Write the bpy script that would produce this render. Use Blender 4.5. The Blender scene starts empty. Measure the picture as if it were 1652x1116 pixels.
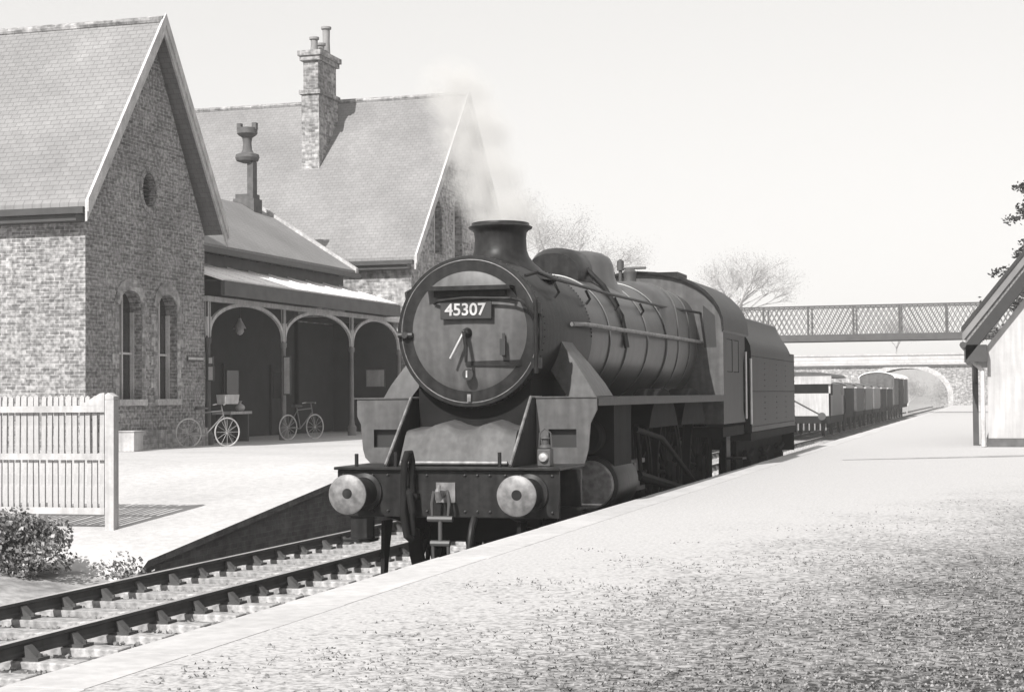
import bpy, bmesh, math, random
from mathutils import Vector, Matrix, geometry, noise as mnoise
PI = math.pi
scene = bpy.context.scene
# ------------------------------------------------------------------ camera
cam_d = bpy.data.cameras.new("camera"); cam = bpy.data.objects.new("camera", cam_d)
scene.collection.objects.link(cam); scene.camera = cam
cam_d.sensor_width = 36; cam_d.lens = 58.18; cam_d.sensor_fit = 'HORIZONTAL'
cam_d.clip_start = 0.1; cam_d.clip_end = 5000
cam.matrix_world = (Matrix.Translation((0, 0, 2.0122)) @ Matrix.Rotation(0.2869, 4, 'Z')
                    @ Matrix.Rotation(PI/2 + 0.0299, 4, 'X') @ Matrix.Rotation(-0.0085, 4, 'Z'))
# ------------------------------------------------------------------ light
SUN_EL = math.radians(40); SUN_AZ = math.radians(191)   # azimuth of the sun seen from the scene: behind camera, to the left
SUN_DIR = Vector((math.sin(SUN_AZ)*math.cos(SUN_EL), math.cos(SUN_AZ)*math.cos(SUN_EL), math.sin(SUN_EL)))
world = bpy.data.worlds.new("World"); scene.world = world; world.use_nodes = True
wn = world.node_tree.nodes; wl = world.node_tree.links
bgn = wn['Background']
sky = wn.new('ShaderNodeTexSky'); sky.sky_type = 'NISHITA'; sky.sun_disc = False
sky.sun_elevation = SUN_EL; sky.sun_rotation = SUN_AZ; sky.dust_density = 3.0; sky.air_density = 1.2
bw = wn.new('ShaderNodeRGBToBW'); wl.new(sky.outputs[0], bw.inputs[0])
tint = wn.new('ShaderNodeMix'); tint.data_type = 'RGBA'; tint.blend_type = 'MULTIPLY'; tint.inputs[0].default_value = 1
flat = wn.new('ShaderNodeMath'); flat.operation = 'POWER'; flat.inputs[1].default_value = .35     # curve flattens the sky brightness, gain then lifts it
gain = wn.new('ShaderNodeMath'); gain.operation = 'MULTIPLY'; gain.inputs[1].default_value = 2.18
wl.new(bw.outputs[0], flat.inputs[0]); wl.new(flat.outputs[0], gain.inputs[0]); wl.new(gain.outputs[0], tint.inputs[6]); tint.inputs[7].default_value = (1.0, 0.985, 0.965, 1)
wl.new(tint.outputs[2], bgn.inputs[0]); bgn.inputs[1].default_value = 0.15
sd = bpy.data.lights.new("sun", 'SUN'); sun = bpy.data.objects.new("sun", sd); scene.collection.objects.link(sun)
sd.energy = 4.3; sd.angle = math.radians(0.6); sd.color = (1.0, 0.985, 0.96)
sun.rotation_euler = SUN_DIR.to_track_quat('Z', 'Y').to_euler()
scene.view_settings.view_transform = 'Standard'; scene.view_settings.look = 'None'
scene.view_settings.exposure = 0.75; scene.view_settings.gamma = 1
scene.cycles.volume_step_rate = 2.0
scene.cycles.volume_max_steps = 128
scene.cycles.volume_bounces = 4

# ------------------------------------------------------------------ materials (monochrome place)
def _n(nt, t, **k):
    n = nt.nodes.new(t)
    for a, b in k.items(): setattr(n, a, b)
    return n
def mat(name, base, var=.2, ns=3.0, rough=.8, bump=0.0, bs=30.0, metal=0.0, spec=.4, brick=None, fine=.0, fs=60.0, streak=0.0):
    m = bpy.data.materials.new(name); m.use_nodes = True; nt = m.node_tree; L = nt.links
    bs_ = nt.nodes['Principled BSDF']
    bs_.inputs['Roughness'].default_value = rough; bs_.inputs['Metallic'].default_value = metal
    bs_.inputs['Specular IOR Level'].default_value = spec
    tc = _n(nt, 'ShaderNodeTexCoord')
    no = _n(nt, 'ShaderNodeTexNoise'); no.inputs['Scale'].default_value = ns; no.inputs['Detail'].default_value = 6
    L.new(tc.outputs['Object'], no.inputs['Vector'])
    mr = _n(nt, 'ShaderNodeMapRange'); mr.inputs[1].default_value = .3; mr.inputs[2].default_value = .7
    mr.inputs[3].default_value = base*(1-var); mr.inputs[4].default_value = base*(1+var)
    L.new(no.outputs[0], mr.inputs[0]); val = mr.outputs[0]
    if brick:
        br = _n(nt, 'ShaderNodeTexBrick')
        for k, v in zip(('Scale', 'Mortar Size', 'Mortar Smooth', 'Bias', 'Brick Width', 'Row Height'), (1, brick[2], .3, brick[5] if len(brick) > 5 else 0, brick[0], brick[1])):
            br.inputs[k].default_value = v
        c = brick[3]; br.inputs['Color1'].default_value = (1-c,)*3+(1,); br.inputs['Color2'].default_value = (1+c,)*3+(1,)
        br.inputs['Mortar'].default_value = (brick[4],)*3+(1,)
        nv = _n(nt, 'ShaderNodeTexNoise'); nv.inputs['Scale'].default_value = 2.5; L.new(tc.outputs['UV'], nv.inputs['Vector'])
        vm = _n(nt, 'ShaderNodeVectorMath', operation='SCALE'); vm.inputs[3].default_value = brick[1]*.2
        L.new(nv.outputs[1], vm.inputs[0])
        va = _n(nt, 'ShaderNodeVectorMath', operation='ADD'); L.new(tc.outputs['UV'], va.inputs[0]); L.new(vm.outputs[0], va.inputs[1])
        L.new(va.outputs[0], br.inputs['Vector'])
        bwn = _n(nt, 'ShaderNodeRGBToBW'); L.new(br.outputs[0], bwn.inputs[0])
        mu = _n(nt, 'ShaderNodeMath', operation='MULTIPLY'); L.new(val, mu.inputs[0]); L.new(bwn.outputs[0], mu.inputs[1]); val = mu.outputs[0]
    if fine:
        n2 = _n(nt, 'ShaderNodeTexNoise'); n2.inputs['Scale'].default_value = fs; n2.inputs['Detail'].default_value = 3
        L.new(tc.outputs['Object'], n2.inputs['Vector'])
        m2 = _n(nt, 'ShaderNodeMapRange'); m2.inputs[1].default_value = .35; m2.inputs[2].default_value = .65
        m2.inputs[3].default_value = 1-fine; m2.inputs[4].default_value = 1+fine; L.new(n2.outputs[0], m2.inputs[0])
        mu = _n(nt, 'ShaderNodeMath', operation='MULTIPLY'); L.new(val, mu.inputs[0]); L.new(m2.outputs[0], mu.inputs[1]); val = mu.outputs[0]
    if streak:
        mp = _n(nt, 'ShaderNodeMapping'); mp.inputs['Scale'].default_value = (7, 7, .6); L.new(tc.outputs['Object'], mp.inputs[0])
        n3 = _n(nt, 'ShaderNodeTexNoise'); n3.inputs['Scale'].default_value = 1.6; L.new(mp.outputs[0], n3.inputs['Vector'])
        m3 = _n(nt, 'ShaderNodeMapRange'); m3.inputs[1].default_value = .35; m3.inputs[2].default_value = .7
        m3.inputs[3].default_value = 1-streak; m3.inputs[4].default_value = 1+streak; L.new(n3.outputs[0], m3.inputs[0])
        mu = _n(nt, 'ShaderNodeMath', operation='MULTIPLY'); L.new(val, mu.inputs[0]); L.new(m3.outputs[0], mu.inputs[1]); val = mu.outputs[0]
    cmb = _n(nt, 'ShaderNodeMix', data_type='RGBA', blend_type='MULTIPLY'); cmb.inputs[0].default_value = 1
    L.new(val, cmb.inputs[6]); cmb.inputs[7].default_value = (1, .983, .985, 1)
    L.new(cmb.outputs[2], bs_.inputs['Base Color'])
    if bump:
        nb = _n(nt, 'ShaderNodeTexNoise'); nb.inputs['Scale'].default_value = bs; nb.inputs['Detail'].default_value = 5
        L.new(tc.outputs['Object'], nb.inputs['Vector'])
        bp = _n(nt, 'ShaderNodeBump'); bp.inputs['Strength'].default_value = 1; bp.inputs['Distance'].default_value = bump
        h = nb.outputs[0]
        if brick:
            ad = _n(nt, 'ShaderNodeMath', operation='MULTIPLY_ADD'); ad.inputs[1].default_value = -1.0
            L.new(br.outputs[1], ad.inputs[0]); L.new(nb.outputs[0], ad.inputs[2]); h = ad.outputs[0]
        L.new(h, bp.inputs['Height']); L.new(bp.outputs[0], bs_.inputs['Normal'])
    return m
MT = {}
MT['stone'] = mat('station brick', .19, .22, .9, .9, .010, 20, brick=(.235, .077, .011, .36, 1.5, -.05), fine=.42, fs=11, streak=.10)
MT['stone_far'] = mat('weathered brick', .24, .3, .8, .9, .012, 12, brick=(.25, .10, .012, .40, 1.2), fine=.35, fs=6, streak=.15)
MT['quoin'] = mat('dressed stone', .36, .2, 2, .85, .008, 20, fine=.2, fs=12)
MT['slate'] = mat('roof slates', .185, .16, .45, .6, .004, 8, brick=(.22, .14, .010, .05, .72), fine=.04, fs=3, streak=.06)
MT['white'] = mat('white paint', .36, .18, 2.5, .6, .001, 20, streak=.14, fine=.06, fs=18)
MT['oldwhite'] = mat('worn white paint', .42, .18, 3, .7, .002, 30, streak=.12, fine=.1, fs=25)
MT['render'] = mat('whitewash', .38, .10, 1.0, .8, .004, 14, streak=.12, fine=.04, fs=5)
MT['darkwood'] = mat('dark stained wood', .06, .25, 3, .6, .002, 30)
MT['lead'] = mat('zinc canopy sheet', .80, .1, 1.2, .5, .002, 5, streak=.05)
MT['gutter'] = mat('black iron gutter', .04, .2, 4, .5)
MT['glass'] = mat('dark window glass', .03, .2, 2, .12, spec=.6)
MT['recess_shade'] = mat('recess boards coloured as shade', .028, .2, 2, .9)  # near-black colour stands in for the shade of the veranda recess
MT['loco'] = mat('sooty black locomotive paint', .016, .25, 2.2, .42, .0015, 12, fine=.25, fs=14, streak=.3, spec=.16)
MT['boiler'] = mat('worn boiler cladding', .05, .28, 1.5, .42, .002, 5, fine=.1, fs=8, streak=.15, spec=.9)
MT['door'] = mat('smokebox paint', .072, .12, 2.0, .48, .0015, 10, fine=.12, fs=12, streak=.18, spec=.3)
MT['under'] = mat('oily underframe', .012, .3, 4, .75, .003, 20, spec=.08)
MT['steel'] = mat('bright worn steel', .5, .15, 6, .35, metal=.8)
MT['bufsteel'] = mat('greasy buffer steel', .15, .18, 16, .5, metal=.2, fine=.3, fs=12)
MT['rail'] = mat('rusty rail side', .06, .3, 5, .7)
MT['railtop'] = mat('polished rail head', .75, .1, 3, .3, metal=.7)
MT['sleeper'] = mat('weathered sleeper timber', .27, .35, 3, .9, .006, 20, fine=.3, fs=18)
MT['iron'] = mat('painted ironwork', .055, .2, 3, .5)
MT['greyiron'] = mat('faded bridge paint', .16, .25, 2, .6)
MT['ballast'] = mat('ash ballast', .14, .35, 1.5, .95, .03, 14, fine=.5, fs=11)
MT['stoneb'] = mat('ballast stone', .18, .5, 3, .9)
MT['ground'] = mat('rough ground', .26, .3, .6, .95, .03, 6, fine=.3, fs=5)
MT['brickwall'] = mat('sooty platform brick', .10, .3, 1.2, .9, .008, 14, brick=(.23, .075, .01, .2, 1.3), fine=.2, fs=6)
MT['platform_l'] = mat('pale platform surface', .40, .10, .5, .9, .01, 16, fine=.08, fs=9)
MT['leaf'] = mat('leaves', .15, .4, 2, .6)
MT['leaf_l'] = mat('pale leaves', .30, .35, 2, .6)
MT['conifer'] = mat('conifer needles', .05, .4, 2, .7)
MT['bark'] = mat('grey bark', .2, .3, 4, .9)
MT['grass'] = mat('dry platform grass', .13, .5, 1.5, .8)
MT['hill'] = mat('far fields', .22, .25, .03, .95)
MT['pot'] = mat('terracotta pot', .2, .2, 4, .8)
MT['dark'] = mat('dark sooted stone', .08, .3, 5, .8, .006, 12)
MT['coal'] = mat('coal', .02, .3, 9, .35, .03, 9)
MT['parapet'] = mat('pale bridge masonry', .40, .12, .8, .9, .02, 3, brick=(.6, .3, .02, .08, .9))  # even pale tone for the parapet, lighter than the arch wall
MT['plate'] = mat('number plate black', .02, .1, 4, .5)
MT['strip'] = mat('darker paving', .26, .3, 1.2, .85, .006, 14, fine=.2, fs=9)

# right platform: pale fines turning to dark rough grass towards the back of the platform near the camera
def platform_right():
    m = bpy.data.materials.new('pale gravel platform'); m.use_nodes = True; nt = m.node_tree; L = nt.links
    p = nt.nodes['Principled BSDF']; p.inputs['Roughness'].default_value = .95; p.inputs['Specular IOR Level'].default_value = .2
    tc = _n(nt, 'ShaderNodeTexCoord'); sx = _n(nt, 'ShaderNodeSeparateXYZ'); L.new(tc.outputs['Object'], sx.inputs[0])
    # wear parameter: grows with x (away from the edge) and falls with y
    a = _n(nt, 'ShaderNodeMath', operation='MULTIPLY_ADD'); L.new(sx.outputs[0], a.inputs[0]); a.inputs[1].default_value = .23; a.inputs[2].default_value = 1.46
    b = _n(nt, 'ShaderNodeMath', operation='MULTIPLY_ADD'); L.new(sx.outputs[1], b.inputs[0]); b.inputs[1].default_value = -.062; L.new(a.outputs[0], b.inputs[2])
    n1 = _n(nt, 'ShaderNodeTexNoise'); n1.inputs['Scale'].default_value = 26; n1.inputs['Detail'].default_value = 5; n1.inputs['Roughness'].default_value = .6; L.new(tc.outputs['Object'], n1.inputs['Vector'])
    n0 = _n(nt, 'ShaderNodeTexNoise'); n0.inputs['Scale'].default_value = 1.0; n0.inputs['Detail'].default_value = 4; L.new(tc.outputs['Object'], n0.inputs['Vector'])
    c = _n(nt, 'ShaderNodeMath', operation='MULTIPLY_ADD'); L.new(n0.outputs[0], c.inputs[0]); c.inputs[1].default_value = .7; c.inputs[2].default_value = -.35
    d = _n(nt, 'ShaderNodeMath', operation='ADD'); L.new(b.outputs[0], d.inputs[0]); L.new(c.outputs[0], d.inputs[1])
    e = _n(nt, 'ShaderNodeMath', operation='MULTIPLY_ADD'); L.new(n1.outputs[0], e.inputs[0]); e.inputs[1].default_value = 2.3; e.inputs[2].default_value = -1.15
    g = _n(nt, 'ShaderNodeMath', operation='ADD'); L.new(d.outputs[0], g.inputs[0]); L.new(e.outputs[0], g.inputs[1])
    mr = _n(nt, 'ShaderNodeMapRange'); mr.inputs[1].default_value = .28; mr.inputs[2].default_value = 1.08; mr.inputs[3].default_value = .42; mr.inputs[4].default_value = .04
    L.new(g.outputs[0], mr.inputs[0])
    n2 = _n(nt, 'ShaderNodeTexNoise'); n2.inputs['Scale'].default_value = 40; L.new(tc.outputs['Object'], n2.inputs['Vector'])
    m2 = _n(nt, 'ShaderNodeMapRange'); m2.inputs[1].default_value = .3; m2.inputs[2].default_value = .7; m2.inputs[3].default_value = .80; m2.inputs[4].default_value = 1.08; L.new(n2.outputs[0], m2.inputs[0])
    mu = _n(nt, 'ShaderNodeMath', operation='MULTIPLY'); L.new(mr.outputs[0], mu.inputs[0]); L.new(m2.outputs[0], mu.inputs[1])
    cm = _n(nt, 'ShaderNodeMix', data_type='RGBA', blend_type='MULTIPLY'); cm.inputs[0].default_value = 1; L.new(mu.outputs[0], cm.inputs[6]); cm.inputs[7].default_value = (1, .983, .985, 1)
    L.new(cm.outputs[2], p.inputs['Base Color'])
    bp = _n(nt, 'ShaderNodeBump'); bp.inputs['Distance'].default_value = .003; L.new(n2.outputs[0], bp.inputs['Height']); L.new(bp.outputs[0], p.inputs['Normal'])
    return m
MT['platform_r'] = platform_right()

# ------------------------------------------------------------------ mesh helpers
COL = scene.collection
def tag(o, label=None, cat=None, group=None, kind=None):
    if label: o['label'] = label
    if cat: o['category'] = cat
    if group: o['group'] = group
    if kind: o['kind'] = kind
    return o
def empty(name, loc, label, cat, group=None, rz=0):
    o = bpy.data.objects.new(name, None); COL.objects.link(o); o.location = loc; o.rotation_euler = (0, 0, rz)
    o.empty_display_size = .2
    return tag(o, label, cat, group)
def wloc(o):
    v = Vector((0, 0, 0))
    while o is not None: v += o.location; o = o.parent
    return v
class MB:
    def __init__(s): s.v = []; s.f = []; s.fm = []; s.mi = 0
    def add(s, vs, fs):
        b = len(s.v); s.v += [tuple(p) for p in vs]
        for f in fs: s.f.append(tuple(b+i for i in f)); s.fm.append(s.mi)
        return s
    def box(s, x0, x1, y0, y1, z0, z1):
        return s.add([(x0,y0,z0),(x1,y0,z0),(x1,y1,z0),(x0,y1,z0),(x0,y0,z1),(x1,y0,z1),(x1,y1,z1),(x0,y1,z1)],
                     [(0,3,2,1),(4,5,6,7),(0,1,5,4),(1,2,6,5),(2,3,7,6),(3,0,4,7)])
    def hexa(s, p):   # eight points, bottom 4 then top 4
        return s.add(p, [(0,3,2,1),(4,5,6,7),(0,1,5,4),(1,2,6,5),(2,3,7,6),(3,0,4,7)])
    def prism(s, pts, axis, a, b, holes=()):
        def P(p, t): return {'x': (t, p[0], p[1]), 'y': (p[0], t, p[1]), 'z': (p[0], p[1], t)}[axis]
        loops = [list(pts)] + [list(h) for h in holes]
        flat = [p for l in loops for p in l]; n = len(flat)
        if holes:
            tri = geometry.tessellate_polygon([[Vector((p[0], p[1], 0)) for p in l] for l in loops])
        else: tri = [tuple(range(n))]
        vs = [P(p, a) for p in flat] + [P(p, b) for p in flat]
        fs = [tuple(t) for t in tri] + [tuple(n+i for i in reversed(t)) for t in tri]
        k = 0
        for l in loops:
            m = len(l)
            for i in range(m): fs.append((k+i, k+(i+1) % m, n+k+(i+1) % m, n+k+i))
            k += m
        return s.add(vs, fs)
    def slab(s, quad, t):   # a quad (4 points) thickened along its normal by t
        q = [Vector(p) for p in quad]; nrm = (q[1]-q[0]).cross(q[3]-q[0]).normalized()*t
        return s.hexa([tuple(p) for p in q] + [tuple(p+nrm) for p in q])
    def lathe(s, prof, c, axis='y', n=32, close=True, a0=0, a1=2*PI):
        full = abs(a1-a0-2*PI) < 1e-6; m = n if full else n+1; vs = []; fs = []
        for r, t in prof:
            for i in range(m):
                a = a0+(a1-a0)*i/n; p, q = r*math.cos(a), r*math.sin(a)
                vs.append({'y': (c[0]+p, c[1]+t, c[2]+q), 'z': (c[0]+p, c[1]+q, c[2]+t), 'x': (c[0]+t, c[1]+p, c[2]+q)}[axis])
        for k in range(len(prof)-1):
            for i in range(n):
                j = (i+1) % m; fs.append((k*m+i, k*m+j, (k+1)*m+j, (k+1)*m+i))
        if close and full:
            if prof[0][0] > 1e-5: fs.append(tuple(range(m)))
            if prof[-1][0] > 1e-5: fs.append(tuple((len(prof)-1)*m+i for i in reversed(range(m))))
        return s.add(vs, fs)
    def cyl(s, p0, p1, r0, r1=None, n=12): return s.tube([p0, p1], [r0, r0 if r1 is None else r1], n)
    def tube(s, pts, r, n=8, closed=False):
        pts = [Vector(p) for p in pts]; m = len(pts); rs = r if isinstance(r, (list, tuple)) else [r]*m
        vs = []; fs = []; up = None
        for i, p in enumerate(pts):
            if closed: t = pts[(i+1) % m]-pts[i-1]
            else: t = pts[min(i+1, m-1)]-pts[max(i-1, 0)]
            t.normalize()
            if up is None: up = Vector((0, 0, 1)) if abs(t.z) < .9 else Vector((1, 0, 0))
            e = t.cross(up)
            if e.length < 1e-4: e = t.cross(Vector((0.3, 1, 0)))
            e.normalize(); g = e.cross(t); up = g
            for k in range(n):
                a = 2*PI*k/n; vs.append(p+e*math.cos(a)*rs[i]+g*math.sin(a)*rs[i])
        for i in range(m if closed else m-1):
            for k in range(n):
                a, b = i*n, ((i+1) % m)*n
                fs.append((a+k, a+(k+1) % n, b+(k+1) % n, b+k))
        if not closed: fs += [tuple(reversed(range(n))), tuple((m-1)*n+k for k in range(n))]
        return s.add(vs, fs)
    def loft(s, secs, caps=True):
        n = len(secs[0]); vs = [p for sec in secs for p in sec]; fs = []
        for i in range(len(secs)-1):
            for k in range(n): fs.append((i*n+k, i*n+(k+1) % n, (i+1)*n+(k+1) % n, (i+1)*n+k))
        if caps: fs += [tuple(reversed(range(n))), tuple((len(secs)-1)*n+k for k in range(n))]
        return s.add(vs, fs)
    def ball(s, c, r, n=12, sc=(1, 1, 1)):
        k = max(4, n//2)
        vs = [(c[0], c[1], c[2]-r*sc[2])]; fs = []
        for i in range(1, k):
            a = PI*i/k
            for j in range(n):
                b = 2*PI*j/n; vs.append((c[0]+r*sc[0]*math.sin(a)*math.cos(b), c[1]+r*sc[1]*math.sin(a)*math.sin(b), c[2]-r*sc[2]*math.cos(a)))
        vs.append((c[0], c[1], c[2]+r*sc[2])); T = len(vs)-1
        for j in range(n):
            fs.append((0, 1+(j+1) % n, 1+j))
            for i in range(k-2): fs.append((1+i*n+j, 1+i*n+(j+1) % n, 1+(i+1)*n+(j+1) % n, 1+(i+1)*n+j))
            fs.append((1+(k-2)*n+j, 1+(k-2)*n+(j+1) % n, T))
        return s.add(vs, fs)
    def build(s, name, material, parent=None, bevel=0, sharp=32, world=False, recalc=True, uv=True):
        me = bpy.data.meshes.new(name)
        off = wloc(parent) if (world and parent is not None) else Vector((0, 0, 0))
        vs = s.v if off.length == 0 else [tuple(Vector(p)-off) for p in s.v]
        me.from_pydata(vs, [], s.f)
        mats = material if isinstance(material, (list, tuple)) else [material]
        for m in mats: me.materials.append(MT[m] if isinstance(m, str) else m)
        if len(mats) > 1: me.polygons.foreach_set('material_index', s.fm)
        if recalc:
            bm = bmesh.new(); bm.from_mesh(me); bmesh.ops.recalc_face_normals(bm, faces=bm.faces); bm.to_mesh(me); bm.free()
        if uv:
            ul = me.uv_layers.new(name='UVMap').data
            for p in me.polygons:
                n = p.normal; ax, ay, az = abs(n.x), abs(n.y), abs(n.z)
                for li in p.loop_indices:
                    c = me.vertices[me.loops[li].vertex_index].co+off
                    if az > .75 and az > ax and az > ay: q = (c.x, c.y)
                    elif ax > ay: q = (c.y, c.z)
                    else: q = (c.x, c.z)
                    if az > .3 and az < .95: q = (q[0], q[1]*1.3) if az < .75 else q
                    ul[li].uv = q
        me.polygons.foreach_set('use_smooth', [True]*len(me.polygons))
        me.set_sharp_from_angle(angle=math.radians(sharp))
        o = bpy.data.objects.new(name, me); COL.objects.link(o)
        if parent is not None: o.parent = parent
        if bevel:
            b = o.modifiers.new('bevel', 'BEVEL'); b.width = bevel; b.segments = 2; b.limit_method = 'ANGLE'
        return o
def text_mesh(name, txt, size, mtl, parent, loc, rot, ext=.004, xs=1.0):
    cu = bpy.data.curves.new(name, 'FONT'); cu.body = txt; cu.size = size; cu.extrude = ext; cu.align_x = 'CENTER'; cu.align_y = 'CENTER'; cu.offset = size*.018
    t = bpy.data.objects.new(name+'_tmp', cu); COL.objects.link(t)
    dg = bpy.context.evaluated_depsgraph_get(); me = bpy.data.meshes.new_from_object(t.evaluated_get(dg))
    bpy.data.objects.remove(t); bpy.data.curves.remove(cu)
    me.materials.clear(); me.materials.append(MT[mtl]); me.name = name
    o = bpy.data.objects.new(name, me); COL.objects.link(o); o.parent = parent; o.location = loc; o.rotation_euler = rot; o.scale = (xs, 1, 1)
    return o
def kids(o): return [c for c in bpy.data.objects if c.parent is o]
def copy_tree(o, parent=None, loc=None, rz=None):
    c = o.copy(); COL.objects.link(c); c.parent = parent
    if loc is not None: c.location = loc
    if rz is not None: c.rotation_euler = (0, 0, rz)
    for ch in kids(o): copy_tree(ch, c)
    return c
def arcpts(cx, cz, r, a0, a1, n, sx=1.0): return [(cx+sx*r*math.cos(math.radians(a0+(a1-a0)*i/n)), cz+r*math.sin(math.radians(a0+(a1-a0)*i/n))) for i in range(n+1)]
def lancet(c, z0, zs, zt, w):   # pointed window outline, centre c, base z0, spring zs, tip zt, half-width w
    p = [(c-w, z0), (c+w, z0), (c+w, zs)]
    for i in range(1, 6): t = i/6; p.append((c+w*math.cos(t*PI/2)**.8, zs+(zt-zs)*math.sin(t*PI/2)))
    p.append((c, zt))
    for i in range(5, 0, -1): t = i/6; p.append((c-w*math.cos(t*PI/2)**.8, zs+(zt-zs)*math.sin(t*PI/2)))
    p.append((c-w, zs)); return p

# ================================================================== SETTING
PH = .87; VN = -5.337; VF = -8.683      # platform height, near track centre, far track centre
EDGE_R = VN+1.512; EDGE_L = VF-1.512
g = MB(); g.add([(-900,-60,-.62),(900,-60,-.62),(900,2500,-.62),(-900,2500,-.62)], [(0,1,2,3)])
tag(g.build('ground', 'ground'), kind='structure')
# ballast bed, a gently uneven sheet
random.seed(4)
bm_ = MB(); vs = []; fs = []; NX, NY = 60, 500
for j in range(NY+1):
    y = -4+ (j/NY)**1.5*250
    for i in range(NX+1):
        x = -10.6+7.0*i/NX
        d = min(abs(x-VN-s*.75) for s in (-1, 1)); z = -.235+.03*mnoise.noise(Vector((x*4, y*4, 0)))+.02*mnoise.noise(Vector((x*14, y*14, 3)))
        vs.append((x, y, z))
for j in range(NY):
    for i in range(NX): a = j*(NX+1)+i; fs.append((a, a+1, a+NX+2, a+NX+1))
bm_.add(vs, fs); tag(bm_.build('track_bed', 'ballast', sharp=180), kind='structure')
# loose stones on the ballast: one countless mass
def stones(name, spots, mtl):
    m = MB()
    for (x, y, z, r) in spots:
        q = Matrix.Rotation(random.uniform(0, 6), 3, Vector((random.random(), random.random(), random.random())).normalized())
        pts = [(1,0,0),(-1,0,0),(0,1,0),(0,-1,0),(0,0,1),(0,0,-1)]
        m.add([tuple(Vector((x, y, z))+q @ Vector(p)*r*random.uniform(.6, 1.2)) for p in pts],
              [(0,2,4),(2,1,4),(1,3,4),(3,0,4),(2,0,5),(1,2,5),(3,1,5),(0,3,5)])
    return tag(m.build(name, mtl, uv=False, sharp=10), kind='stuff')
random.seed(7); sp = []
for _ in range(9000):
    y = 8+26*random.random()**1.7; x = random.uniform(-10.4, -6.9)
    sp.append((x, y, -.235+.015*random.random(), random.uniform(.015, .036)))
stones('ballast_stones', sp, 'stoneb')
# right platform: top surface and brick face; the edge is very slightly uneven
random.seed(2)
m = MB(); EY = [-5+i*1.0 for i in range(20)]+[15+i*2.5 for i in range(66)]
ex = [EDGE_R+.02*mnoise.noise(Vector((y*.45, 0, 0)))+.01*mnoise.noise(Vector((y*2.1, 5, 0))) for y in EY]
n = len(EY); top = [(ex[i], EY[i], PH) for i in range(n)]; far = [(30, EY[i], PH) for i in range(n)]
mid = [(ex[i], EY[i], PH-.09) for i in range(n)]; low = [(EDGE_R+.09, EY[i], PH-.09) for i in range(n)]; lo2 = [(EDGE_R+.09, EY[i], -.6) for i in range(n)]
m.add(top+far, [(i, i+n, i+n+1, i+1) for i in range(n-1)])
m.mi = 1
m.add(top+mid+low+lo2, [(i+k*n, i+1+k*n, i+1+(k+1)*n, i+(k+1)*n) for k in range(3) for i in range(n-1)])
tag(m.build('right_platform', ['platform_r', 'brickwall']), kind='structure')
MT['coping'] = mat('edging slabs', .41, .10, 1.0, .85, .003, 20, fine=.08, fs=12)
m = MB(); y = -4.0; random.seed(8)
while y < 160:
    L = random.uniform(.82, 1.0); xe = EDGE_R+.02*mnoise.noise(Vector((y*.45, 0, 0)))-.012
    m.box(xe+random.uniform(-.004, .004), xe+.36+random.uniform(-.006, .006), y, y+L-.010, PH-.088, PH+.0018+random.uniform(0, .001)); y += L
tag(m.build('edge_slabs', 'coping'), kind='structure')
# flat strip of darker colour running across the right platform
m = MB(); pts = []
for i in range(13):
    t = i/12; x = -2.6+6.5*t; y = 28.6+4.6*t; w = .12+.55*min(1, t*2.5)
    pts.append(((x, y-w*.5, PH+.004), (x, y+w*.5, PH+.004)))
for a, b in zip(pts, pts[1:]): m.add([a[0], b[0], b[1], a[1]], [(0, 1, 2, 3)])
tag(m.build('dark_strip', 'strip'), kind='structure')
# left platform with its end ramp
m = MB()
LE = EDGE_L; PX0 = -45
ys = [17.9, 18.5, 19.5, 20.5, 21.5, 22.5, 23.5, 24.5, 25.5, 26.4]
def zr(y): return -.35 if y < 18.4 else max(-.05, min(PH, (y-18.45)*.1095))
def surf(x, y): return zr(y)
cols = [LE, -11, -12, -13.5, -16, -20, -26, PX0]
rows = ys+[28, 30, 34, 40, 50, 70, 100, 140, 178]
vs = [(x, y, surf(x, y)) for y in rows for x in cols]; nc = len(cols)
m.add(vs, [(j*nc+i, j*nc+i+1, (j+1)*nc+i+1, (j+1)*nc+i) for j in range(len(rows)-1) for i in range(nc-1)])
m.mi = 1
for a, b in zip(rows, rows[1:]):
    za, zb = surf(LE, a), surf(LE, b)
    m.add([(LE, a, za-.0), (LE, b, zb-.0), (LE-.0, b, zb-.09), (LE, a, za-.09)], [(0, 1, 2, 3)])
    m.add([(LE, a, za-.09), (LE, b, zb-.09), (LE-.07, b, zb-.09), (LE-.07, a, za-.09)], [(0, 1, 2, 3)])
    m.add([(LE-.07, a, za-.09), (LE-.07, b, zb-.09), (LE-.07, b, -.6), (LE-.07, a, -.6)], [(0, 1, 2, 3)])
tag(m.build('left_platform', ['platform_l', 'brickwall']), kind='structure')
# cess / verge in front of the left platform
m = MB(); vs = []; fs = []; NX, NY = 60, 60
for j in range(NY+1):
    for i in range(NX+1):
        x = -10.35-24*(i/NX)**1.5; y = -4+22.9*j/NY
        z = -.24+.24*min(1, (-10.35-x)/1.5)*min(1, max(0, (y-6)/10))+.03*mnoise.noise(Vector((x*1.5, y*1.5, 1)))+.015*mnoise.noise(Vector((x*7, y*7, 1)))
        if j == NY: z = min(z, -.08)
        vs.append((x, y, z))
for j in range(NY):
    for i in range(NX): a = j*(NX+1)+i; fs.append((a, a+1, a+NX+2, a+NX+1))
m.add(vs, fs); tag(m.build('verge', 'ground', sharp=180), kind='structure')
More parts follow.
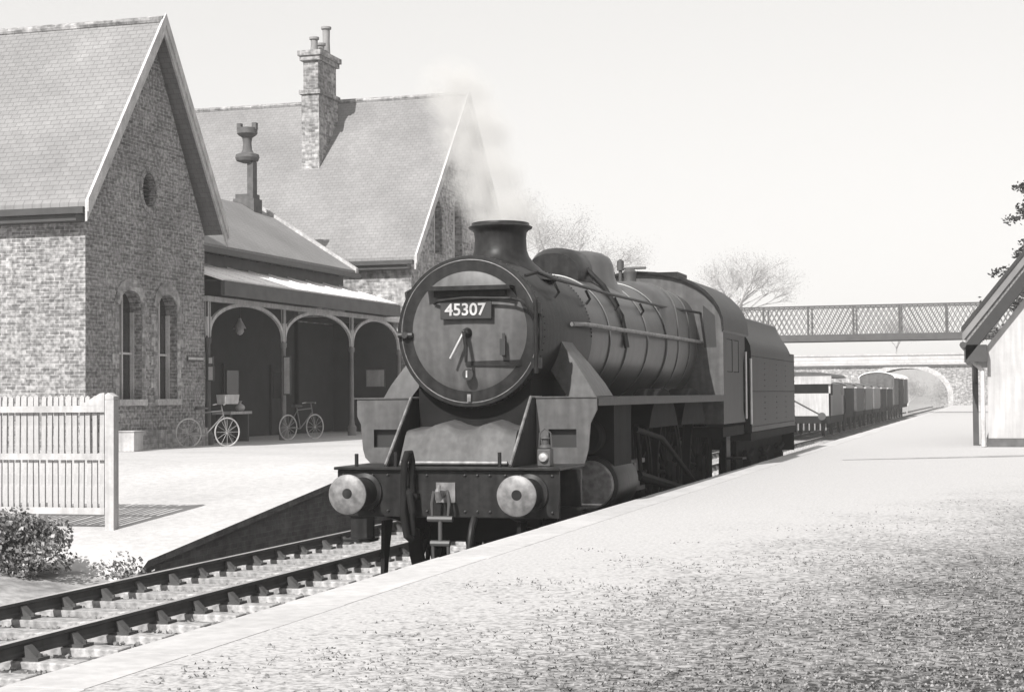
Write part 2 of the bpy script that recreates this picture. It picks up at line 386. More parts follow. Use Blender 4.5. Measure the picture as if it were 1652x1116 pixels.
# far embankment and fields
m = MB(); vs = []; fs = []; NX, NY = 80, 24
for j in range(NY+1):
    for i in range(NX+1):
        x = -260+430*i/NX; y = 190+j*22
        cut = min(1, max(0, (abs(x+9)-5)/14)) if j < 6 else 1
        z = -.6+(7.2*min(1, j/2.0)*cut)+j*.35+1.5*mnoise.noise(Vector((x*.02, y*.02, 0)))*min(1, j/2)
        vs.append((x, y, z))
for j in range(NY):
    for i in range(NX): a = j*(NX+1)+i; fs.append((a, a+1, a+NX+2, a+NX+1))
m.add(vs, fs); tag(m.build('hills', 'hill', sharp=180), kind='structure')

# ================================================================== RAILWAY TRACKS
def bullhead():
    return [(-.035,0),(-.035,-.03),(-.011,-.045),(-.011,-.10),(-.03,-.115),(-.03,-.14),(.03,-.14),(.03,-.115),(.011,-.10),(.011,-.045),(.035,-.03),(.035,0)]
def make_track(cx, label, y0, nsl):
    t = empty('railway_track', (cx, y0, -.2), label, 'railway track')
    for s in (-1, 1):
        m = MB(); prof = [(s*.7525+p[0], p[1]) for p in bullhead()]
        m.prism(prof, 'y', -12, 240); r = m.build('rail', ['rail', 'railtop'], t); r.location = (0, 0, .2)
        r.data.polygons.foreach_set('material_index', [1 if (p.normal.z > .9 and p.center.z > -.01) else 0 for p in r.data.polygons])
    sl = None
    random.seed(int(-cx*10))
    base = MB().box(-1.30, 1.30, -.125, .125, -.10, .035)
    for i in range(nsl):
        if sl is None:
            o = base.build('sleeper', 'sleeper', t, bevel=.012); sl = o
            for s in (-1, 1):
                c = MB(); x = s*.7525
                c.box(x-.19, x+.19, -.09, .09, .036, .062)
                for q in (-1, 1):
                    c.prism([(x+q*.04, .062), (x+q*.15, .062), (x+q*.05, .155), (x+q*.032, .155)], 'y', -.05, .05)
                    c.cyl((x+q*.155, 0, .06), (x+q*.155, 0, .09), .018, n=6)
                c.build('rail_chair', 'rail', o)
        else: o = copy_tree(sl, t)
        o.location = (random.uniform(-.03, .03), -11+i*.762+random.uniform(-.015, .015), 0); o.rotation_euler = (0, 0, random.uniform(-.008, .008))
    m = MB()
    for i in range(nsl, 300): m.box(-1.3, 1.3, -11+i*.762-.125, -11+i*.762+.125, -.1, .035)
    tag(m.build('sleeper', 'sleeper', t), kind='stuff')
    return t
make_track(VF, 'empty railway track alongside the left platform, in front of the fence and shrub', 8, 100)
make_track(VN, 'railway track under the steam engine, close along the right platform', 8, 100)

# ================================================================== STEAM ENGINE
def superc(n, rx, rz, cx, cz, y, et, eb=2.0):
    out = []
    for i in range(n):
        a = 2*PI*i/n; c, s = math.cos(a), math.sin(a); e = et if s > 0 else eb
        out.append((cx+rx*math.copysign(abs(c)**(2/e), c), y, cz+rz*math.copysign(abs(s)**(2/e), s)))
    return out
def wheel_mesh(name, r, spokes, parent, crank=0, cw=False):
    m = MB()
    m.lathe([(r-.075, -.065), (r, -.065), (r+.0, .045), (r+.028, .05), (r+.028, .075), (r-.075, .075), (r-.075, -.065)], (0, 0, 0), 'x', 40, close=False)
    m.lathe([(r-.075, -.05), (r-.13, -.04), (r-.13, .04), (r-.075, .05)], (0, 0, 0), 'x', 40, close=False)
    m.lathe([(0, -.12), (.13, -.12), (.17, -.06), (.17, .06), (0, .06)], (0, 0, 0), 'x', 20)
    for k in range(spokes):
        a = 2*PI*k/spokes+.1; m.tube([(0, .15*math.cos(a), .15*math.sin(a)), (0, (r-.12)*math.cos(a), (r-.12)*math.sin(a))], [.032, .022], 6)
    if crank: m.lathe([(0, -.2), (.1, -.2), (.1, 0), (0, 0)], (0, 0, -crank), 'x', 14); m.box(-.12, 0, -.13, .13, -crank, 0)
    if cw: m.prism([(0, r-.1)]+[((r-.1)*math.sin(a), (r-.1)*math.cos(a)) for a in [(-.6+1.2*i/10) for i in range(11)]], 'x', -.05, .03)
    return m.build(name, 'under', parent)
def make_engine():
    T = empty('steam_locomotive', (VN, 15.72, 0), 'soot-black steam engine numbered 45307 standing at the right platform, facing the camera', 'steam locomotive')
    # frames with the sloping front ends
    for s in (-1, 1):
        m = MB(); m.prism([(.04, .80), (.04, 1.31), (.80, 1.98), (1.15, 1.98), (1.15, 1.3), (11.3, 1.3), (11.3, .75), (5, .6), (1, .6)], 'x', s*.64, s*.68)
        m.build('frame_plate', 'loco', T)
        m = MB(); m.tube([(s*.66, .03, 1.32), (s*.66, .80, 1.995), (s*.66, 1.2, 1.995)], .016, 6); m.build('frame_edge', 'bufsteel', T)
    # buffer beam and front platform
    m = MB(); m.box(-1.17, 1.17, 0, .04, .80, 1.27); m.box(-1.15, 1.15, .04, .09, 1.15, 1.268)
    o = m.build('buffer_beam', 'loco', T, bevel=.008)
    m = MB()
    for s in (-1, 1):
        for xx in (.2, .33, .46, .62, .78, 1.1):
            for zz in (.86, 1.22): m.ball((s*xx, -.004, zz), .016, 6)
    m.build('rivets', 'loco', o)
    m = MB(); m.box(-1.19, 1.19, -.05, .95, 1.272, 1.302); m.build('front_platform', 'loco', T, bevel=.006)
    # buffers
    for s in (-1, 1):
        m = MB(); m.lathe([(.0, 0), (.19, 0), (.19, -.03), (.15, -.05), (.125, -.24), (.125, -.27)], (s*.87, -.0, 1.05), 'y', 28); m.lathe([(.09, -.25), (.09, -.44)], (s*.87, 0, 1.05), 'y', 20)
        b = m.build('buffer', 'loco', T)
        m = MB(); m.lathe([(.06, -.42), (.18, -.445), (.197, -.455), (.197, -.475), (.17, -.492), (.08, -.505), (0, -.508)], (s*.87, 0, 1.05), 'y', 36); m.build('buffer_head', 'bufsteel', b)
        m = MB(); m.lathe([(.055, -.503), (.045, -.511), (0, -.512)], (s*.87+.01, 0, 1.06), 'y', 20, close=False); m.build('grease_boss', 'loco', b)
    # draw hook and screw coupling
    m = MB(); m.box(-.10, .10, -.02, 0, .95, 1.15); m.tube([(0, 0, 1.05), (0, -.14, 1.05), (0, -.24, 1.0), (0, -.27, 1.07), (0, -.22, 1.13)], [.04, .04, .035, .028, .018], 8)
    h = m.build('draw_hook', 'bufsteel', T)
    m = MB()
    m.tube([(-.07, -.17, 1.07), (-.09, -.18, .95), (-.08, -.19, .80), (.08, -.19, .80), (.09, -.18, .95), (.07, -.17, 1.07)], .018, 8)
    m.tube([(-.13, -.19, .80), (.13, -.19, .80)], .03, 8); m.cyl((0, -.19, .82), (0, -.19, .55), .022); m.tube([(-.10, -.19, .56), (.10, -.19, .56)], .03, 8)
    m.tube([(-.08, -.19, .56), (-.08, -.17, .38), (0, -.16, .32), (.08, -.17, .38), (.08, -.19, .56)], .018, 8)
    m.build('coupling_link', 'iron', h)
    # vacuum pipe and steam heating pipe
    m = MB(); m.tube([(-.34, -.05, .62), (-.34, -.07, 1.1), (-.34, -.06, 1.36), (-.345, -.10, 1.45), (-.36, -.14, 1.45), (-.38, -.16, 1.36)], [.035]*6, 12); m.tube([(-.38, -.16, 1.38), (-.39, -.16, 1.2), (-.40, -.16, .85), (-.37, -.14, .62), (-.34, -.08, .58)], .036, 12); m.box(-.40, -.28, -.09, .0, .98, 1.04); m.build('vacuum_pipe', 'under', T)
    m2 = MB(); m2.tube([(.30, -.02, .80), (.30, -.10, .72), (.30, -.16, .60), (.28, -.17, .35), (.24, -.16, .28)], .035, 10)
    m3 = MB(); m3.tube([(-.40, -.07, .70), (-.40, -.08, .95), (-.38, -.14, 1.10), (-.33, -.16, 1.04), (-.30, -.16, .85)], .036, 10); m3.build('brake_hose', 'under', T)
    m2.build('heating_hose', 'loco', T)
    # guard irons and front steps
    for s in (-1, 1):
        m = MB(); m.prism([(.12, .75), (.35, .75), (.22, .35), (.18, .09), (.08, .09), (.10, .4)], 'x', s*.70, s*.74); m.build('guard_iron', 'under', T)
        m = MB(); m.box(s*1.0, s*1.25, .55, .60, .50, 1.26); m.box(s*.98, s*1.28, .40, .66, .50, .53); m.box(s*.98, s*1.28, .40, .66, .86, .89); m.build('front_step', 'loco', T)
    # sheets in front of the cylinders, each with a dark opening
    for s in (-1, 1):
        a, b, c, d = (.70, 1.34, 1.20, .98) if s > 0 else (.66, 1.31, 1.16, .90)
        out = [(s*.69, 1.30), (s*c, 1.30), (s*1.22, 1.36), (s*1.245, 1.45), (s*1.27, 1.72), (s*1.31, 1.80), (s*b, 1.86), (s*b, 1.985), (s*.69, 1.985)]
        hole = [(s*.82, 1.47), (s*1.12, 1.47), (s*1.12, 1.66), (s*.82, 1.66)]
        m = MB(); m.prism(out, 'y', .90, .925, holes=[hole]); f = m.build('front_sheet', 'door', T)
        m = MB(); m.box(s*.80, s*1.14, .97, .99, 1.44, 1.69); m.build('opening', 'plate', f)
        m = MB(); m.box(s*.68, s*1.34, .885, .96, 1.986, 2.0); m.build('sheet_lip', 'door', f)
    # valve cover between the frames
    m = MB()
    secs = []
    for i in range(17):
        x = -.60+1.2*i/16; hz = 1.66+.075*math.exp(-((x+.22)/.14)**2)+.075*math.exp(-((x-.3)/.14)**2)
        secs.append([(x, .26, 1.31), (x, .30, 1.36), (x, .46, hz-.06), (x, .50, hz-.015), (x, .56, hz), (x, 1.0, hz+.03), (x, 1.0, 1.31)])
    m.loft(secs); m.build('valve_cover', 'door', T, sharp=40)
    m = MB(); m.tube([(-.57, .24, 1.335), (.57, .24, 1.335)], .02, 8); m.build('cover_edge', 'bufsteel', T)
    # smokebox
    R = .80; CZ = 2.69
    m = MB(); m.lathe([(R-.045, -.0), (R-.008, .004), (R, .03), (R, 2.15), (R-.02, 2.15)], (0, .79, CZ), 'y', 64, close=True); sb = m.build('smokebox', 'loco', T)
    m = MB(); m.lathe([(R-.045, -.004), (R-.05, -.006), (R-.118, .075), (R-.12, .08)], (0, .79, CZ), 'y', 64, close=False); m.build('smokebox_ring', 'bufsteel', T)
    m = MB()
    for i in range(72):
        a = 2*PI*i/72; m.ball((math.cos(a)*(R-.002), .86, CZ+math.sin(a)*(R-.002)), .012, 6)
    for i in range(60):
        a = PI*i/60; m.ball((math.cos(a)*R, 2.9, CZ+math.sin(a)*R), .012, 6)
    m.build('rivets', 'loco', sb)
    m = MB(); m.prism([(.62, 1.3), (.62, 2.2), (-.62, 2.2), (-.62, 1.3)], 'y', .95, 2.4); m.build('saddle', 'under', T)
    # dished door
    m = MB(); prof = [(.685, .052)]+[(.68*math.cos(t)**.9 if t < PI/2-.01 else 0, .045-.115*math.sin(t)) for t in [PI/2*i/14 for i in range(15)]]
    m.lathe(prof, (0, .79, CZ), 'y', 64, close=False); dr = m.build('smokebox_door', 'door', T, sharp=60)
    m = MB(); m.lathe([(.665, .03), (.69, .0), (.70, .03), (.695, .06)], (0, .79, CZ), 'y', 64, close=False); m.build('door_rim', 'loco', dr)
    # hinge straps, dart handles, lamp irons, rails of the door
    def dy(x, z):
        r = min(.68, math.hypot(x, z-CZ)); return .79+.045-.115*math.sqrt(max(0, 1-(r/.68)**2))
    def strap(z, x0, x1, hh, name='hinge_strap'):
        m = MB(); secs = []
        for i in range(15):
            x = x0+(x1-x0)*i/14; y = dy(x, z); w = hh*(.6+.4*i/14)
            secs.append([(x, y-.022, z-w), (x, y-.022, z+w), (x, y+.02, z+w), (x, y+.02, z-w)])
        m.loft(secs); return m.build(name, 'loco', dr)
    strap(2.35, -.02, .66, .035)
    m = MB(); m.cyl((.735, .755, 2.24), (.735, .755, 3.0), .024, n=12); m.box(.68, .79, .75, .80, 2.29, 2.40); m.box(.68, .79, .75, .80, 2.86, 2.97); m.build('hinge_post', 'loco', T)
    # curved handrail over the number plate
    m = MB(); y = .66
    m.tube([(-.36, .72, 2.985), (-.30, y, 3.005), (0, y-.03, 3.03), (.50, y-.0, 3.015), (.60, y+.01, 2.99), (.665, y+.03, 2.93), (.70, y+.06, 2.84), (.71, .76, 2.80)], .017, 10)
    for x in (-.2, .15, .5): m.cyl((x, y-.02, 3.02), (x, .78, 3.02), .012, n=6)
    m.build('door_handrail', 'loco', dr)
    m = MB(); m.box(-.46, .50, .60, .80, 3.135, 3.155); m.box(-.36, .42, .70, .80, 3.05, 3.135); m.box(-.46, .50, .60, .612, 3.11, 3.135); m.build('headboard_bracket', 'loco', T)
    m = MB(); m.lathe([(0, -.05), (.03, -.05), (.045, -.02), (.06, .04), (.075, .06)], (0, .70, 2.67), 'y', 16); m.build('door_boss', 'loco', dr)
    m = MB(); m.tube([(0, .63, 2.68), (-.07, .61, 2.55), (-.15, .60, 2.40)], [.02, .016, .013], 8); m.build('dart_handle', 'steel', dr)
    m = MB(); m.tube([(.0, .60, 2.68), (.03, .58, 2.5), (.03, .58, 2.36)], [.022, .02, .016], 8); m.build('dart_handle', 'loco', dr)
    m = MB(); m.box(.385, .415, .70, .715, 2.42, 2.66); m.box(.385, .415, .70, .78, 2.42, 2.44); m.box(.37, .43, .66, .70, 2.43, 2.60); m.build('lamp_iron', 'plate', dr)
    m = MB(); m.lathe([(0, -.035), (.035, -.035), (.035, 0)], (-.70, .76, 2.66), 'y', 10); m.cyl((-.78, .76, 2.66), (-.62, .76, 2.66), .03, n=10); m.build('door_clamp', 'plate', T)
    for a in (270,):
        a = math.radians(a); m = MB(); m.box(-.02, .02, .76, .80, -.04, .04)
        q = MB(); q.v = [(p[0]*math.cos(a-PI/2)-p[2]*math.sin(a-PI/2)+.70*math.cos(a), p[1], p[0]*math.sin(a-PI/2)+p[2]*math.cos(a-PI/2)+.70*math.sin(a)+CZ) for p in m.v]; q.f = m.f; q.fm = m.fm
        q.build('door_clip', 'bufsteel' if a > 3.3 else 'loco', T)
    # number plate and shed plate
    m = MB(); m.box(-.275, .285, .66, .678, 2.81, 3.01); pl = m.build('number_plate', 'plate', T, bevel=.006)
    text_mesh('number', '45307', .175, 'white', pl, (.0, .657, 2.905), (PI/2, 0, 0), xs=1.02)
    m = MB(); m.lathe([(0, 0), (.06, 0), (.06, .02)], (.02, .66, 2.235), 'y', 20); sh = m.build('shed_plate', 'plate', T); m.v = [(p[0], p[1], p[2]) for p in m.v]
    text_mesh('number', '1', .10, 'white', sh, (.01, .656, 2.235), (PI/2, 0, 0), xs=1.2)
    # chimney
    m = MB(); ch = [(.62, -.18), (.47, -.06), (.37, .03), (.32, .10), (.295, .17), (.288, .30), (.295, .37), (.31, .385), (.315, .395), (.35, .41), (.36, .43), (.325, .45), (.32, .475), (.30, .48), (.27, .45), (.25, .2), (0, .15)]
    m.lathe(ch, (0, 1.95, CZ+R-.03), 'z', 48); m.build('chimney', 'loco', T, sharp=50)
    # outside steam pipe casings
    for s in (-1, 1):
        m = MB()
        secs = []
        for (x, z, w0, w1) in ((.66, 2.80, 1.62, 2.02), (.84, 2.52, 1.55, 2.06), (.98, 2.34, 1.50, 2.14), (1.12, 2.14, 1.44, 2.22), (1.20, 2.0, 1.42, 2.26)):
            secs.append([(s*x, w0, z), (s*x, w1, z), (s*(x-.25), w1, z-.12), (s*(x-.25), w0, z-.12)])
        m.loft(secs); m.build('steam_pipe_casing', 'door', T)
    # boiler, tapered, and squared firebox
    N = 64
    secs = [superc(N, .745, .745, 0, 2.69, 2.94, 2), superc(N, .76, .76, 0, 2.69, 3.0, 2), superc(N, .80, .81, 0, 2.71, 4.6, 2), superc(N, .86, .87, 0, 2.72, 7.1, 2)]
    m = MB(); m.loft(secs); bo = m.build('boiler', 'boiler', T)
    for y, r, cz in ((2.98, .765, 2.69), (3.9, .79, 2.70), (4.75, .812, 2.71), (5.9, .838, 2.715), (7.05, .872, 2.72)):
        m = MB(); m.lathe([(r, 0), (r+.012, .003), (r+.012, .06), (r, .063)], (0, y, cz), 'y', 64, close=False); m.build('boiler_band', 'boiler', bo)
    secs = [superc(N, .86, .87, 0, 2.72, 7.08, 2), superc(N, .88, .90, 0, 2.72, 7.25, 2.6), superc(N, .90, .93, 0, 2.71, 7.7, 3.4), superc(N, .90, .88, 0, 2.70, 9.32, 3.6)]
    m = MB(); m.loft(secs); fb = m.build('firebox', 'boiler', T, sharp=60)
    for y in (7.72, 8.6):
        for k, sc in enumerate((superc(N, .915, .945 if y < 8 else .91, 0, 2.71, y, 3.4), superc(N, .915, .945 if y < 8 else .91, 0, 2.71, y+.06, 3.4))):
            if k == 0: s0 = sc
        m = MB(); m.loft([s0, sc]); m.build('firebox_band', 'boiler', fb)
    # top feed, dome, safety valves, whistle
    m = MB(); m.loft([superc(32, .34, .28, 0, 3.50, 4.15, 2.2), superc(32, .36, .36, 0, 3.50, 4.35, 2.4), superc(32, .36, .38, 0, 3.50, 4.85, 2.4), superc(32, .30, .26, 0, 3.48, 5.05, 2.2)]); m.build('top_feed', 'loco', T)
    m = MB(); m.lathe([(.55, -.16), (.46, -.02), (.42, .08), (.40, .24), (.36, .33), (.26, .395), (.12, .425), (0, .43)], (0, 5.75, 3.50), 'z', 40)
    m.v = [(p[0], 5.75+(p[1]-5.75)*1.35, p[2]) for p in m.v]; m.build('dome', 'boiler', T, sharp=60)
    for s in (-1, 1):
        m = MB(); m.tube([(s*.33, 4.6, 3.6), (s*.55, 4.6, 3.38), (s*.78, 4.6, 3.0), (s*.84, 4.62, 2.6)], .035, 8); m.build('feed_pipe', 'loco', T)
    for s in (-1, 1): m = MB(); m.lathe([(.11, 0), (.09, .12), (.10, .2), (.05, .26), (0, .26)], (s*.16, 7.95, 3.60), 'z', 14); m.build('safety_valve', 'iron', T)
    m = MB(); m.cyl((-.25, 9.15, 3.5), (-.25, 9.15, 3.98), .03); m.lathe([(.055, 0), (.055, .14), (.02, .17), (0, .17)], (-.25, 9.15, 3.92), 'z', 12); m.cyl((-.25, 9.15, 3.95), (.15, 9.15, 3.95), .02); m.build('whistle', 'iron', T)
    # handrails, ejector pipe, running plate
    for s in (-1, 1):
        m = MB(); pts = [(s*.70, .86, 2.92), (s*.775, 1.0, 3.12), (s*.755, 1.45, 3.24), (s*.755, 4.0, 3.245), (s*.78, 7.2, 3.245), (s*.96, 9.3, 3.245)]
        if s > 0: pts = [(.60, .84, 3.26), (.70, .95, 3.30), (.76, 1.30, 3.26)]+pts[3:]
        m.tube(pts, .019, 8); hr = m.build('handrail', 'loco', T)
        for y in (1.5, 2.9, 4.4, 5.9, 7.4):
            m = MB(); m.tube([(s*.74, y, 3.22), (s*.79, y, 3.12), (s*.74, y, 3.06)], .017, 6); m.build('handrail_stanchion', 'loco', hr)
    m = MB(); m.tube([(.83, 1.9, 2.79), (.88, 2.3, 2.80), (.90, 4.0, 2.80), (.95, 7.2, 2.80), (.97, 9.3, 2.80)], .026, 10); m.build('ejector_pipe', 'bufsteel', T)
    for s in (-1, 1):
        m = MB(); m.box(s*.86, s*1.34, .93, 9.3, 1.975, 1.995); m.box(s*1.30, s*1.34, .97, 9.3, 1.90, 1.974); m.build('running_plate', 'loco', T)
        # splashers over the coupled wheels
        for yc in (5.35, 7.5):
            m = MB(); m.prism(arcpts(yc, .93, 1.16, 35, 145, 16)+[(yc-.95, 1.99), (yc+.95, 1.99)][0:0], 'x', s*.85, s*1.16); m.build('splasher', 'under', T)
        # cylinders
        m = MB(); m.lathe([(0, -.05), (.12, -.05), (.13, -.01), (.24, -.01), (.30, .02), (.31, .05), (.31, 1.0), (.30, 1.05), (0, 1.05)], (s*1.06, 1.75, 1.04), 'y', 40); cy = m.build('cylinder', 'loco', T)
        m = MB(); m.lathe([(0, -.04), (.16, -.04), (.19, 0), (.19, 1.1), (0, 1.1)], (s*1.02, 1.70, 1.56), 'y', 30); m.box(s*.80, s*1.30, 1.85, 2.72, 1.0, 1.97); m.build('valve_chest', 'under', cy)
        m = MB(); m.lathe([(0, -.065), (.25, -.065), (.262, -.05), (.262, -.01)], (s*1.06, 1.74, 1.04), 'y', 36); m.build('cylinder_cover', 'bufsteel', cy)
        # motion
        m = MB(); m.box(s*1.03, s*1.10, 2.8, 4.4, 1.18, 1.23); m.box(s*1.03, s*1.10, 2.8, 4.4, .85, .90); m.build('slide_bar', 'iron', T)
        m = MB(); m.box(s*1.02, s*1.12, 3.7, 4.0, .88, 1.2); m.build('crosshead', 'iron', T)
        m = MB(); m.tube([(s*1.13, 3.85, 1.04), (s*1.13, 7.5, .62)], [.06, .07], 8); m.build('connecting_rod', 'under', T)
        m = MB(); m.tube([(s*1.06, 5.35, .62), (s*1.06, 9.95, .62)], .055, 8); m.build('coupling_rod', 'under', T)
        m = MB(); m.tube([(s*1.16, 7.4, .8), (s*1.16, 5.2, 1.45), (s*1.16, 3.6, 1.6)], .035, 8); m.tube([(s*1.14, 4.0, 1.0), (s*1.14, 3.75, 1.65)], .03, 8); m.build('valve_gear', 'under', T)
        # cab steps
        m = MB(); m.box(s*1.05, s*1.32, 11.0, 11.4, .55, .58); m.box(s*1.05, s*1.32, 11.0, 11.4, .95, .98); m.box(s*1.04, s*1.06, 11.0, 11.4, .5, 1.5); m.build('cab_step', 'loco', T)
    # wheels
    wb = wheel_mesh('wheel', .503, 10, T); wb.location = (-.75, 1.62, .503)
    for (x, y) in ((.75, 1.62), (-.75, 3.55), (.75, 3.55)):
        c = copy_tree(wb, T, (x, y, .503)); c.scale = (1 if x < 0 else -1, 1, 1)
    m = MB(); m.box(-.62, .62, 1.3, 3.9, .45, .75); m.cyl((-.7, 1.62, .503), (.7, 1.62, .503), .08); m.cyl((-.7, 3.55, .503), (.7, 3.55, .503), .08); m.build('bogie', 'under', T)
    wd = wheel_mesh('driving_wheel', .914, 19, T, crank=.33, cw=True); wd.location = (-.75, 5.35, .914)
    for (x, y) in ((.75, 5.35), (-.75, 7.5), (.75, 7.5), (-.75, 9.95), (.75, 9.95)):
        c = copy_tree(wd, T, (x, y, .914)); c.scale = (1 if x < 0 else -1, 1, 1)
    m = MB()
    for y in (5.35, 7.5, 9.95): m.cyl((-.8, y, .914), (.8, y, .914), .1)
    m.prism([(7.6, 2.1), (9.3, 2.0), (9.3, .5), (8.3, .35), (7.6, .5)], 'x', -.6, .6); m.box(-.5, .5, 2.5, 7.55, .55, 1.9); m.build('axles', 'under', T)
    # cab
    cz0 = 1.55
    outer = [(1.30, cz0), (1.30, 3.02)]+[(1.30*math.cos(math.radians(a))**.9, 3.02+.84*math.sin(math.radians(a))**.95) for a in range(15, 90, 15)]+[(0, 3.87)]
    full = outer+[(-x, z) for x, z in reversed(outer[:-1])]
    win = [(1.0, 2.72), (1.20, 2.72), (1.18, 3.20), (1.0, 3.36)]
    m = MB(); m.prism(full, 'y', 9.30, 9.33, holes=[win, [(-x, z) for x, z in win]]); m.build('cab_front', 'door', T)
    for s in (-1, 1):
        m = MB(); m.prism([(s*x, z) for x, z in win], 'y', 9.312, 9.318); f = m.build('cab_window', 'plate', T)
        m = MB(); m.prism([(9.33, cz0), (9.33, 3.02), (11.5, 3.02), (11.5, 2.75), (11.32, 2.5), (11.30, 1.75), (11.5, cz0)], 'x', s*1.285, s*1.30,
                          holes=[[(9.65, 2.35), (10.2, 2.35), (10.2, 2.86), (9.65, 2.86)], [(10.3, 2.35), (10.85, 2.35), (10.85, 2.86), (10.3, 2.86)]]); m.build('cab_side', 'loco', T)
        m = MB(); m.box(s*1.287, s*1.293, 9.66, 10.19, 2.36, 2.85); m.box(s*1.287, s*1.293, 10.31, 10.84, 2.36, 2.85); m.build('cab_window', 'plate', T)
        m = MB(); m.cyl((s*1.32, 11.48, 1.6), (s*1.32, 11.48, 2.7), .018); m.build('grab_rail', 'steel', T)
    roof = [(1.33, 2.98)]+[(1.33*math.cos(math.radians(a))**.9, 3.0+.90*math.sin(math.radians(a))**.95) for a in range(10, 90, 10)]+[(0, 3.905)]
    rf = roof+[(-x, z) for x, z in reversed(roof[:-1])]; inn = [(x*.975, z-.035) for x, z in reversed(rf)]
    m = MB(); m.prism(rf+inn, 'y', 9.22, 11.75); cr = m.build('cab_roof', 'loco', T)
    m = MB(); m.box(-.5, .5, 9.9, 10.7, 3.86, 3.93); m.build('roof_ventilator', 'loco', cr)
    m = MB(); m.box(-1.27, 1.27, 9.4, 11.5, 1.35, 1.5); m.box(-.62, .62, 8.9, 12.2, .32, 1.34); m.build('cab_floor_and_block', 'under', T)  # lower box added to block the bright gap under the cab
    m = MB()
    for s in (-1, 1): m.box(s*.55-.015, s*.55+.015, .02, .05, 1.3, 1.45)
    m.box(-1.02, -.99, .1, .13, 1.3, 1.43); m.build('lamp_irons', 'loco', T)
    return T
make_engine()
def make_tender():
    T = empty('locomotive_tender', (VN, 15.72+12.0, 0), 'black high-sided tender coupled behind the engine, its curved top edge catching light', 'tender')
    pr = [(1.28, 1.36), (1.28, 2.72), (1.27, 2.82), (1.22, 2.93), (1.12, 3.08), (1.04, 3.22), (1.0, 3.33), (.96, 3.33), (1.0, 3.15), (1.06, 3.0), (.8, 2.7)]
    full = pr+[(-x, z) for x, z in reversed(pr)]
    m = MB(); m.prism(full, 'y', .35, 5.8); tk = m.build('tank', 'loco', T, sharp=60)
    m = MB(); m.box(-1.28, 1.28, 5.801, 6.45, 1.36, 2.80); m.prism([(1.2, 2.85), (1.0, 3.25), (-1.0, 3.25), (-1.2, 2.85)], 'y', 5.801, 5.9); m.build('rear_tank', 'loco', tk)
    m = MB()
    for zz in (1.45, 2.05, 2.65):
        for k in range(60): m.ball((1.282, .45+k*.1, zz), .012, 5)
    for yy in (.4, 2.0, 3.6, 5.0, 6.4):
        for k in range(13): m.ball((1.282, yy, 1.45+k*.1), .012, 5)
    m.build('rivets', 'boiler', tk)
    m = MB(); m.tube([(.98, .35, 3.34), (.98, 5.8, 3.34)], .02, 6); m.tube([(-.98, .35, 3.34), (-.98, 5.8, 3.34)], .02, 6); m.build('tank_beading', 'boiler', tk)
    random.seed(3); m = MB()
    for i in range(260):
        x = random.uniform(-.85, .85); y = random.uniform(.5, 4.9); m.ball((x, y, 2.75+.35*(1-abs(x))+random.uniform(0, .1)), random.uniform(.07, .15), 6, (1, random.uniform(.6, 1), .8))
    tag(m.build('coal', 'coal', T, sharp=5), kind='stuff')
    m = MB(); m.box(-1.3, 1.3, .1, 6.5, 1.22, 1.35); m.box(-1.25, 1.25, 6.5, 6.54, .85, 1.3)
    for s in (-1, 1): m.prism([(.3, 1.2), (.3, .6), (1.6, .45), (2.0, .75), (2.7, .45), (3.3, .75), (4.0, .45), (4.7, .75), (5.4, .45), (6.4, .7), (6.4, 1.2)], 'x', s*.98, s*1.02)
    m.build('underframe', 'under', T)
    for y in (1.2, 3.2, 5.3):
        for s in (-1, 1):
            w = wheel_mesh('wheel', .65, 12, T) if (y == 1.2 and s == -1) else copy_tree(w0, T)
            if y == 1.2 and s == -1: w0 = w
            w.location = (s*.75, y, .65); w.scale = (-s, 1, 1)
            m = MB(); m.box(s*1.02, s*1.16, y-.15, y+.15, .5, .85); m.tube([(s*1.1, y-.5, 1.0), (s*1.1, y, .9), (s*1.1, y+.5, 1.0)], .05, 6); m.build('axle_box', 'under', T)
    for s in (-1, 1): m = MB(); m.lathe([(.15, 0), (.12, .3), (.2, .42), (.2, .46), (0, .47)], (s*.87, 6.54, 1.05), 'y', 20); m.build('buffer', 'under', T)
    
    for s in (-1, 1): m = MB(); m.cyl((s*1.32, .05, 1.5), (s*1.32, .05, 2.6), .02); m.build('handrail', 'steel', T)
make_tender()
def make_lamp(loc, label, s=1.0, group=None, white=True):
    T = empty('headlamp', loc, label, 'oil lamp')
    if group: T['group'] = group
    m = MB(); m.box(-.075*s, .075*s, -.07*s, .07*s, .0, .19*s); b = m.build('lamp_body', 'oldwhite' if white else 'iron', T, bevel=.01)
    m = MB(); m.lathe([(.06*s, .19*s), (.075*s, .20*s), (.05*s, .235*s), (.035*s, .24*s), (.035*s, .29*s), (.055*s, .30*s), (.03*s, .33*s), (0, .335*s)], (0, 0, 0), 'z', 16); m.build('lamp_cap', 'oldwhite' if white else 'iron', T)
    m = MB(); m.lathe([(0, -.115*s), (.045*s, -.11*s), (.055*s, -.09*s), (.055*s, -.07*s)], (0, 0, .10*s), 'y', 16); m.build('lens', 'steel', T)
    m = MB(); m.tube([(-.07*s, 0, .2*s), (-.06*s, 0, .36*s), (0, 0, .41*s), (.06*s, 0, .36*s), (.07*s, 0, .2*s)], .008, 6); m.build('handle', 'iron', T)
    return T
make_lamp((VN+.955, 15.72+.28, 1.303), 'small dark oil lamp with a bright lens standing above the right-hand buffer', .92, white=False)

